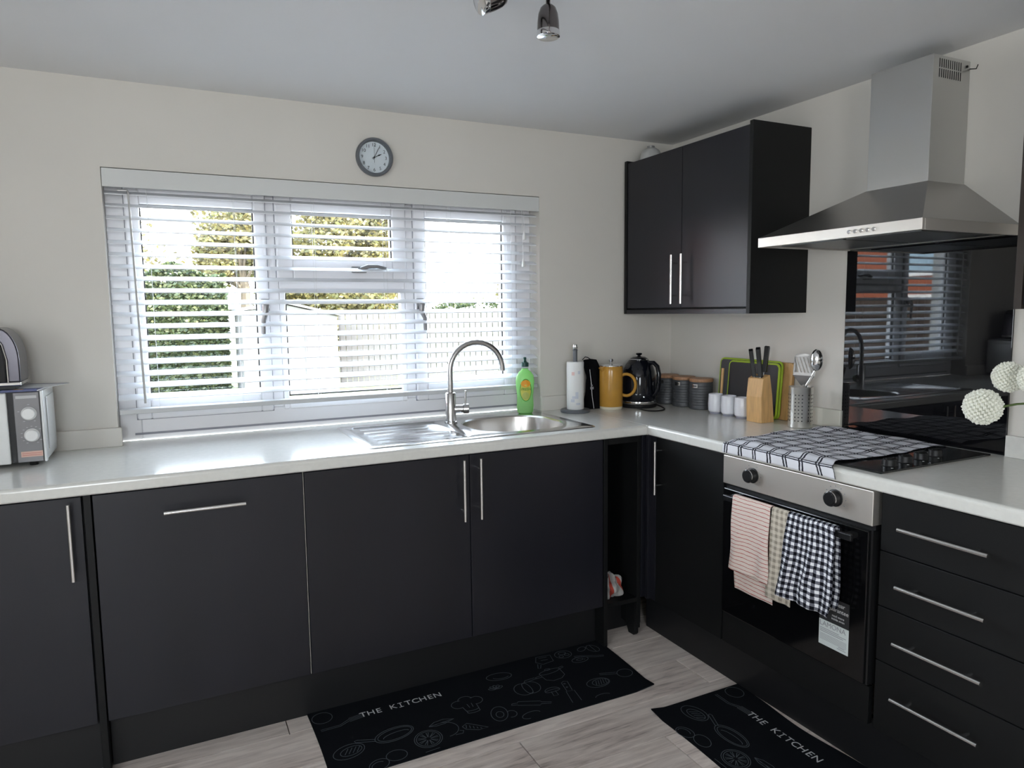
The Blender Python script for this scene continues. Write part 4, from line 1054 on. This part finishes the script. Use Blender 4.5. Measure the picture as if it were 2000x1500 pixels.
rg = thing('cloth', 'crumpled grey and red cloth on the open bay shelf', 'cloth', (-.715, -.50, ZB))
def ragf(u, v):
    a = 2*PI*u; p = PI*v; r = 1+.16*math.sin(3*a+4*p)+.12*math.sin(7*a-3*p)
    return (-.722+.056*r*math.cos(a)*math.sin(p), -.500+.06*r*math.sin(a)*math.sin(p), max(ZB+.001, ZB+.045-.048*r*math.cos(p)))
part('fabric', MB().grid(ragf, 36, 20, lambda u, v: (u*.3, v*.2)), rag_m, rg, smooth=True)

# ------------------------------------------------------------------ flowers
fv = thing('flower_vase', 'white vase of flowers standing on the worktop at the right edge', 'vase', (-.30, -2.02, H))
part('vase', MB().lathe([(.035, 0), (.045, .01), (.05, .06), (.032, .12), (.028, .15), (.024, .15), (.028, .12)], (-.30, -2.02, H), 28), ceram_m, fv, smooth=True)
def pompom(c, r, lab):
    t = thing('pompom_flower', lab, 'flower', c, 0)
    mb = MB(); rnd = random.Random(int(c[2]*1000)); N = 260
    mb.lathe([(r*.78*math.sin(PI*i/10), -r*.78*math.cos(PI*i/10)) for i in range(11)], (0, 0, 0), 16)
    for i in range(N):
        z = 1-2*(i+.5)/N; a = i*2.39996; q = math.sqrt(1-z*z); d = Vector((q*math.cos(a), q*math.sin(a), z))
        u = d.orthogonal().normalized(); w = d.cross(u); s_ = r*.115; L = r*(.96+.07*rnd.random())
        b = len(mb.v); mb.v += [tuple(d*r*.7+u*s_), tuple(d*r*.7+w*s_), tuple(d*r*.7-u*s_), tuple(d*r*.7-w*s_), tuple(d*L*.93+u*s_), tuple(d*L*.93+w*s_), tuple(d*L*.93-u*s_), tuple(d*L*.93-w*s_), tuple(d*L)]
        for k in range(4): j = (k+1) % 4; mb.f.append((b+k, b+j, b+4+j, b+4+k)); mb.f.append((b+4+k, b+4+j, b+8))
    part('petals', mb, petal_m, t, local=True, kind='stuff')
    cv = Vector(c); base = Vector((-.30, -2.02, H+.13))
    pth = smooth_path([base, base.lerp(cv, .5)+Vector((0, 0, .05)), cv+(base-cv).normalized()*r*.4], 5)
    part('stem', MB().tube(pth, .003, 6), stem_m, t, smooth=True)
    return t
pompom((-.365, -1.775, 1.110), .050, 'lower white pompom flower at the right edge in front of the splashback')
pompom((-.300, -1.802, 1.190), .043, 'upper white pompom flower at the right edge')
pompom((-.345, -1.895, 1.195), .045, 'white pompom flower mostly cut off by the right edge')

# ------------------------------------------------------------------ rugs
def arcp(cx, cy, rx, ry, a0, a1, n=22, rot=0):
    P = []
    for i in range(n+1):
        a = math.radians(a0+(a1-a0)*i/n); x, y = rx*math.cos(a), ry*math.sin(a)
        P.append((cx+x*math.cos(rot)-y*math.sin(rot), cy+x*math.sin(rot)+y*math.cos(rot)))
    return P
def doodles():
    D = []   # polylines in rug coordinates: u right 0..1.2, v down-negative
    def E(cx, cy, rx, ry, rot=0, a0=0, a1=360): D.append(arcp(cx, cy, rx, ry, a0, a1, 24, rot))
    def Lp(*p): D.append(list(p))
    # plate and spatula at the left end
    E(.040, -.055, .034, .034)
    Lp((.02, -.125), (.085, -.125), (.12, -.105)); Lp((.02, -.133), (.085, -.133), (.12, -.115))
    for i in range(4): Lp((.12, -.100-.007*i), (.175, -.092-.007*i))
    # frying pan
    E(.235, -.262, .068, .036, .12); E(.237, -.262, .060, .029, .12); E(.24, -.268, .045, .014, .12, 0, 180)
    Lp((.172, -.262), (.115, -.238), (.105, -.240), (.108, -.249), (.17, -.273))
    # steak
    E(.078, -.285, .052, .036, .2); E(.085, -.285, .036, .022, .2)
    for i in range(4): Lp((.062+.013*i, -.298), (.078+.013*i, -.270))
    # eggs
    E(.212, -.375, .034, .027, -.2); E(.150, -.395, .033, .026, .3); E(.147, -.397, .022, .016, .3, 20, 200)
    # half orange, lemon and leaf
    E(.330, -.340, .047, .047); E(.330, -.340, .040, .040)
    for i in range(9): a = 2*PI*i/9; Lp((.330+.008*math.cos(a), -.340+.008*math.sin(a)), (.330+.034*math.cos(a+.12), -.340+.034*math.sin(a+.12)), (.330+.034*math.cos(a-.12), -.340+.034*math.sin(a-.12)), (.330+.008*math.cos(a), -.340+.008*math.sin(a)))
    E(.395, -.318, .048, .042, -.3, -70, 130); Lp((.44, -.345), (.452, -.352), (.445, -.365), (.42, -.362))
    D.append([(.352, -.278), (.375, -.262), (.41, -.258), (.445, -.272), (.41, -.284), (.375, -.286), (.352, -.278)]); Lp((.352, -.278), (.445, -.272))
    # chef hat
    E(.490, -.200, .026, .024, 0, 60, 290); E(.522, -.185, .027, .026, 0, 10, 170); E(.556, -.200, .026, .024, 0, -110, 120)
    Lp((.497, -.222), (.503, -.262)); Lp((.550, -.222), (.548, -.262)); E(.525, -.262, .024, .008, 0, 180, 360); E(.525, -.248, .024, .008, 0, 180, 360); Lp((.518, -.21), (.520, -.235)); Lp((.535, -.21), (.533, -.235))
    # carrot
    D.append([(.455, -.330), (.475, -.318), (.535, -.372), (.50, -.372), (.462, -.350), (.455, -.330)])
    for i in range(5): Lp((.470+.010*i, -.326-.009*i), (.465+.012*i, -.345-.006*i))
    # avocado
    E(.600, -.318, .030, .044, -.25); E(.600, -.323, .014, .018, -.25); E(.638, -.338, .020, .020, 0, -120, 120)
    # potato, leaf
    E(.700, -.090, .050, .026, -.15); E(.705, -.095, .030, .012, -.15, 180, 350)
    for i in range(5): a = math.radians(20+35*i); E(.655+.016*math.cos(a), -.165+.012*math.sin(a), .014, .006, a)
    # pepper
    E(.745, -.215, .036, .040, .1, 60, 300); E(.775, -.215, .036, .040, -.1, -120, 120); E(.760, -.215, .014, .040); Lp((.762, -.178), (.775, -.163), (.815, -.160), (.825, -.168), (.785, -.175))
    # rolling pin
    Lp((.660, -.290), (.665, -.283), (.685, -.287), (.690, -.280), (.765, -.312), (.768, -.320), (.80, -.335), (.795, -.342), (.760, -.330), (.755, -.336), (.682, -.302), (.680, -.298), (.660, -.290))
    E(.70, -.375, .036, .018, .1, 0, 250)
    # pot
    E(.890, -.145, .046, .014, .1); Lp((.845, -.150), (.850, -.195), (.875, -.212), (.912, -.208), (.934, -.190), (.936, -.142)); Lp((.842, -.158), (.820, -.162), (.820, -.170), (.845, -.170)); Lp((.936, -.145), (.956, -.138), (.956, -.130), (.936, -.134)); E(.89, -.128, .012, .006)
    # bread board
    D.append([(.875, -.060), (.895, -.022), (.955, -.030), (.945, -.078), (.895, -.085), (.875, -.060)]); Lp((.885, -.085), (.872, -.108), (.862, -.105), (.876, -.075)); Lp((.90, -.035), (.935, -.038)); Lp((.90, -.055), (.93, -.058))
    # tomato
    E(1.005, -.050, .036, .030); E(1.005, -.040, .016, .010); E(1.018, -.058, .010, .008); E(.99, -.062, .009, .008)
    # donut
    E(1.045, -.118, .036, .020); E(1.045, -.116, .015, .007); Lp((1.02, -.10), (1.028, -.105)); Lp((1.06, -.125), (1.068, -.12))
    # spoon
    Lp((1.035, -.085), (1.06, -.090), (1.12, -.118), (1.150, -.128), (1.145, -.136), (1.11, -.126), (1.055, -.098), (1.033, -.093))
    # mushroom
    E(.838, -.270, .030, .020, 0, 0, 180); E(.838, -.272, .030, .008); Lp((.83, -.276), (.826, -.305), (.845, -.306), (.846, -.276))
    # knife
    D.append([(.868, -.375), (.880, -.300), (.912, -.305), (.905, -.375)]); D.append([(.884, -.298), (.892, -.240), (.905, -.232), (.918, -.240), (.906, -.300)]); E(.90, -.25, .003, .003); E(.897, -.275, .003, .003)
    # far right: fish steak, pan, fern
    E(1.020, -.300, .048, .030); E(1.03, -.300, .034, .022)
    for i in range(5): Lp((1.005+.011*i, -.315), (1.018+.010*i, -.285))
    E(1.15, -.285, .032, .028); Lp((1.118, -.277), (1.055, -.255), (1.057, -.246), (1.122, -.266))
    E(1.14, -.06, .022, .032, .3); E(1.095, -.045, .022, .014, .5); Lp((1.14, -.09), (1.14, -.03))
    E(.99, -.385, .03, .012, 0, 0, 180); Lp((.30, -.405), (.35, -.402));
    return D
DD = doodles()
def rug(label, org, rz, RL, RW, corner):
    """origin at its top-left corner seen from the reader's side"""
    t = thing('kitchen_mat', label, 'rug', (*org, 0), rz, 'black printed kitchen mats')
    N, K = 60, 22
    def edge(u, v):
        c = corner(u, v); return (u*RL+c[0], -v*RW+c[1], c[2])
    mb = MB()
    for zz in (0, 1):
        mb.grid(lambda u, v: (lambda p: (p[0], p[1], p[2]+.0005+.0042*zz))(edge(u, v)), N, K)
    n1 = (N+1)*(K+1)
    bd = [i for i in range(N+1)]+[(N+1)*(j+1)-1 for j in range(1, K+1)]+[(N+1)*(K+1)-1-i for i in range(1, N+1)]+[(N+1)*(K-j) for j in range(1, K)]
    for i in range(len(bd)): a, b = bd[i], bd[(i+1) % len(bd)]; mb.f.append((a, b, n1+b, n1+a))
    mb.uv = None
    part('mat', mb, rug_m, t, local=True, smooth=True)
    dm = MB()
    for P in DD:
        P = [(p[0]*RL/1.2, p[1]*RW/.415) for p in P]
        rib2(dm, P, .0022, .0)
    def lift(v):
        u_, v_ = v[0]/RL, -v[1]/RW; c = corner(u_, v_); return (v[0]+c[0], v[1]+c[1], c[2]+.0051)
    dm.v = [lift(v) for v in dm.v]
    part('printed_drawings', dm, chalk_m, t, local=True, label='chalk-style outlines of food and kitchen tools', kind='stuff')
    xx = .172
    for wd in ('THE', 'KITCHEN'):
        for ch in wd:
            if ch == 'I':
                part('letter', MB().box(xx-.0016, xx+.0016, -.119, -.091, .0052, .0054).box(xx-.008, xx+.008, -.0935, -.0905, .0052, .0054).box(xx-.008, xx+.008, -.1195, -.1165, .0052, .0054), chalkw_m, t, local=True)
                xx += .0275
                continue
            M4 = INV[t.name].inverted() @ Matrix.Translation((xx, -.105, .0053))
            cu = text_part('letter', ch, .040, chalkw_m, t, M4, ext=.0001)
            xx += .0275
        xx += .024
    return t
def c1(u, v):
    z = 0.
    if u > .93 and v > .85: z = .010*((u-.93)/.07)*((v-.85)/.15)
    return (-.02*v*u+.004*math.sin(v*3), -.006+.005*math.sin(u*3.1)-.0*u, z)
def c2(u, v):
    z = 0.
    if u < .05 and v > .85: z = .010*((.05-u)/.05)*((v-.85)/.15)
    bow = .020*math.exp(-((u-.26)/.13)**2)*(1-v)
    return (.0, -bow+.006*math.sin(u*9)*v, z)
rug('black kitchen mat lettered THE KITCHEN lying under the sink and dishwasher', (-1.985, -.513), 0, 1.195, .410, c1)
rug('black kitchen mat lettered THE KITCHEN lying in front of the oven', (-.526, -1.056), -PI/2, 1.195, .395, c2)

# ------------------------------------------------------------------ outside
GZ = -.25
struct('ground_outside', MB().box(-40, 40, .3, 60, GZ-.3, GZ), grass_m)
struct('patio_outside', MB().box(-6, 12, .3, 7.5, GZ, GZ+.02), patio_m)
def leaf_cloud(n, sampler, size, rnd):
    mb = MB(); V = mb.v; F = mb.f
    for i in range(n):
        c = sampler(rnd); a = rnd.random()*2*PI; b = (rnd.random()-.5)*1.8; s = size*(.6+.8*rnd.random())
        ux, uy, uz = math.cos(a)*s, math.sin(a)*s, b*s*.5
        wx, wy, wz = -math.sin(a)*s*.5*math.sin(b), math.cos(a)*s*.5*math.sin(b), s*.6
        k = len(V)
        V.append((c[0]-ux, c[1]-uy, c[2]-uz)); V.append((c[0]+wx, c[1]+wy, c[2]+wz)); V.append((c[0]+ux, c[1]+uy, c[2]+uz)); V.append((c[0]-wx, c[1]-wy, c[2]-wz))
        F.append((k, k+1, k+2, k+3))
    return mb
R_ = random.Random(3)
def hedge(label, x0, x1, y0, y1, z1, n, m, size=.045):
    t = thing('hedge', label, 'hedge', ((x0+x1)/2, (y0+y1)/2, GZ))
    def s(r):
        f = r.random(); x = x0+(x1-x0)*r.random(); top = z1+.12*math.sin(x*2.3)+.08*math.sin(x*5.1)
        if f < .72: return (x, y0+.10*r.random()+.06*math.sin(x*4+f*9), GZ+(top-GZ)*r.random())
        return (x, y0+(y1-y0)*r.random(), top-.12*r.random())
    part('foliage', leaf_cloud(n, s, size, R_), m, t, kind='stuff')
    part('core', MB().box(x0, x1, y0+.15, y1, GZ, z1-.2), M('hedge_core', (.03, .045, .015), .9), t)
hedge('clipped green hedge seen through the left half of the window', -6.5, -1.12, 13.0, 14.2, 2.25, 40000, hedge_m)
hedge('low green hedge behind the pale fence on the right', 2.5, 12.0, 16.5, 17.4, 1.62, 9000, hedge_m)
def tree(label, x, y, r, h, n, m, zc=None):
    t = thing('tree', label, 'tree', (x, y, GZ)); zc = zc or h-r
    cl = [(x+(R_.random()-.5)*1.5*r, y+(R_.random()-.5)*r, zc+(R_.random()-.5)*1.5*r, r*(.35+.3*R_.random())) for _ in range(16)]
    def s(q):
        c = cl[int(q.random()*len(cl))]; a = q.random()*2*PI; z = 2*q.random()-1; k = math.sqrt(1-z*z); rr = c[3]*q.random()**.4
        return (c[0]+rr*k*math.cos(a), c[1]+rr*k*math.sin(a), c[2]+rr*z)
    part('foliage', leaf_cloud(int(n*1.5), s, .065, R_), m, t, kind='stuff')
    br_ = MB().tube([(x, y, GZ), (x+.1, y, h*.4), (x, y, zc)], [.16, .12, .05], 8)
    for c in cl[:8]: br_.tube([(x, y, h*.4), (c[0], c[1], c[2])], [.06, .02], 6)
    part('trunk', br_, bark_m, t)
tree('yellow autumn tree behind the shed, filling the middle pane', 2.7, 18.5, 2.3, 5.6, 20000, yleaf_m, 3.4)
tree('yellow tree at the right side of the left pane', -.35, 18.0, 1.05, 5.2, 5000, yleaf_m, 3.3)
tree('sparse yellow-green tree at the left edge of the window', -3.1, 17.5, 1.4, 4.8, 1500, yleaf_m, 3.2)
tree('yellow tree beyond the fence in the right pane', 7.3, 15.4, .85, 2.5, 5000, yleaf_m, 1.55)
tree('low golden tree between shed and fence', 2.1, 15.2, .85, 2.2, 5000, yleaf_m, 1.25)
# shed
sd = thing('garden_shed', 'pale garden shed with low gable behind the middle of the window', 'shed', (-.05, 13, GZ))
part('walls', MB().prism([(-.95, GZ), (.92, GZ), (.92, 1.32), (-.08, 1.56), (-.95, 1.44)], 'y', 12, 13.6), shed_m, sd)
part('roof', MB().prism([(-1.05, 1.44), (-.08, 1.58), (1.02, 1.32), (1.02, 1.36), (-.08, 1.63), (-1.05, 1.49)], 'y', 11.9, 13.8), shed_m, sd)
part('door', MB().box(.25, .62, 11.97, 12, GZ+.1, 1.15), shed_m, sd, bevel=.01)
part('window', MB().box(.28, .58, 11.95, 11.97, .55, 1.05), shedw_m, sd)
part('sign_board', MB().box(.22, .60, 11.95, 11.99, 1.17, 1.26), M('faded_red_board', (.5, .28, .22), .7), sd)
# pale fence on the right
def fence(label, a, b, top, m, n, gap=.01, gz=GZ):
    a, b = Vector((*a, 0)), Vector((*b, 0)); d = (b-a); L = d.length; an = math.atan2(d.y, d.x)
    t = thing('fence', label, 'fence', (a.x, a.y, gz), an); w = L/n; me = None
    for i in range(n):
        if me is None:
            o = part('board', MB().box(0, w-gap, -.01, .01, 0, top-gz), m, t, local=True); me = o.data
        else:
            o = bpy.data.objects.new('board', me); COL.objects.link(o); o.parent = t
        o.location = (i*w, .008*(i % 2), R_.random()*.01)
    for i in range(0, n+1, 12):
        part('post', MB().box(i*w-.05, i*w+.05, .03, .12, 0, top-gz+.04), m, t, local=True)
    part('rail', MB().box(0, L, .02, .05, .3, .38).box(0, L, .02, .05, top-gz-.3, top-gz-.22), m, t, local=True)
fence('pale bleached board fence seen through the right half of the window', (1.25, 13.2), (7.5, 9.6), 1.42, fence_m, 56, .014)
fence('brown board fence outside left, seen only in the splashback', (-10.5, 12.5), (-9.0, 3.0), 1.5, dfence_m, 60)
# brick house
bh = thing('brick_house', 'red brick house with white window, seen mirrored in the splashback', 'house', (-19, 10, GZ))
part('walls', MB().box(-23, -16, 4.5, 15.5, GZ, 5.0), brick_m, bh)
part('roof', MB().prism([(-23.4, 5.0), (-15.6, 5.0), (-19.5, 7.2)], 'y', 4.2, 15.8), roof_m, bh)
for yy in (6.2, 9.4, 12.6):
    for zz in (.6, 2.2):
        f_ = part('window', frame_mb(yy-.55, yy+.55, zz, zz+1.1, .08, 0, .1).xf(Matrix.Translation((-15.95, 0, 0)) @ Matrix.Rotation(PI/2, 4, 'Z')), upvc_m, bh)
        part('pane', MB().box(-16.0, -15.97, yy-.5, yy+.5, zz+.05, zz+1.05), pane_far_m, f_)

# groups of alike things
GR = {'tea_towel': 'tea towels on the cooker', 'knife': 'knives in the wooden block', 'pompom_flower': 'white pompom flowers', 'chopping_board': 'chopping boards on the right wall',
      'tree': 'trees beyond the garden', 'hedge': 'garden hedges', 'plinth': 'plinth boards', 'worktop': 'off-white worktops', 'wall_cabinet': 'wall cabinets', 'base_cabinet': 'base cabinets', 'fence': 'board fences'}
for o in bpy.data.objects:
    k = o.name.split('.')[0]
    if o.parent is None and k in GR and 'category' in o and 'group' not in o: o['group'] = GR[k]
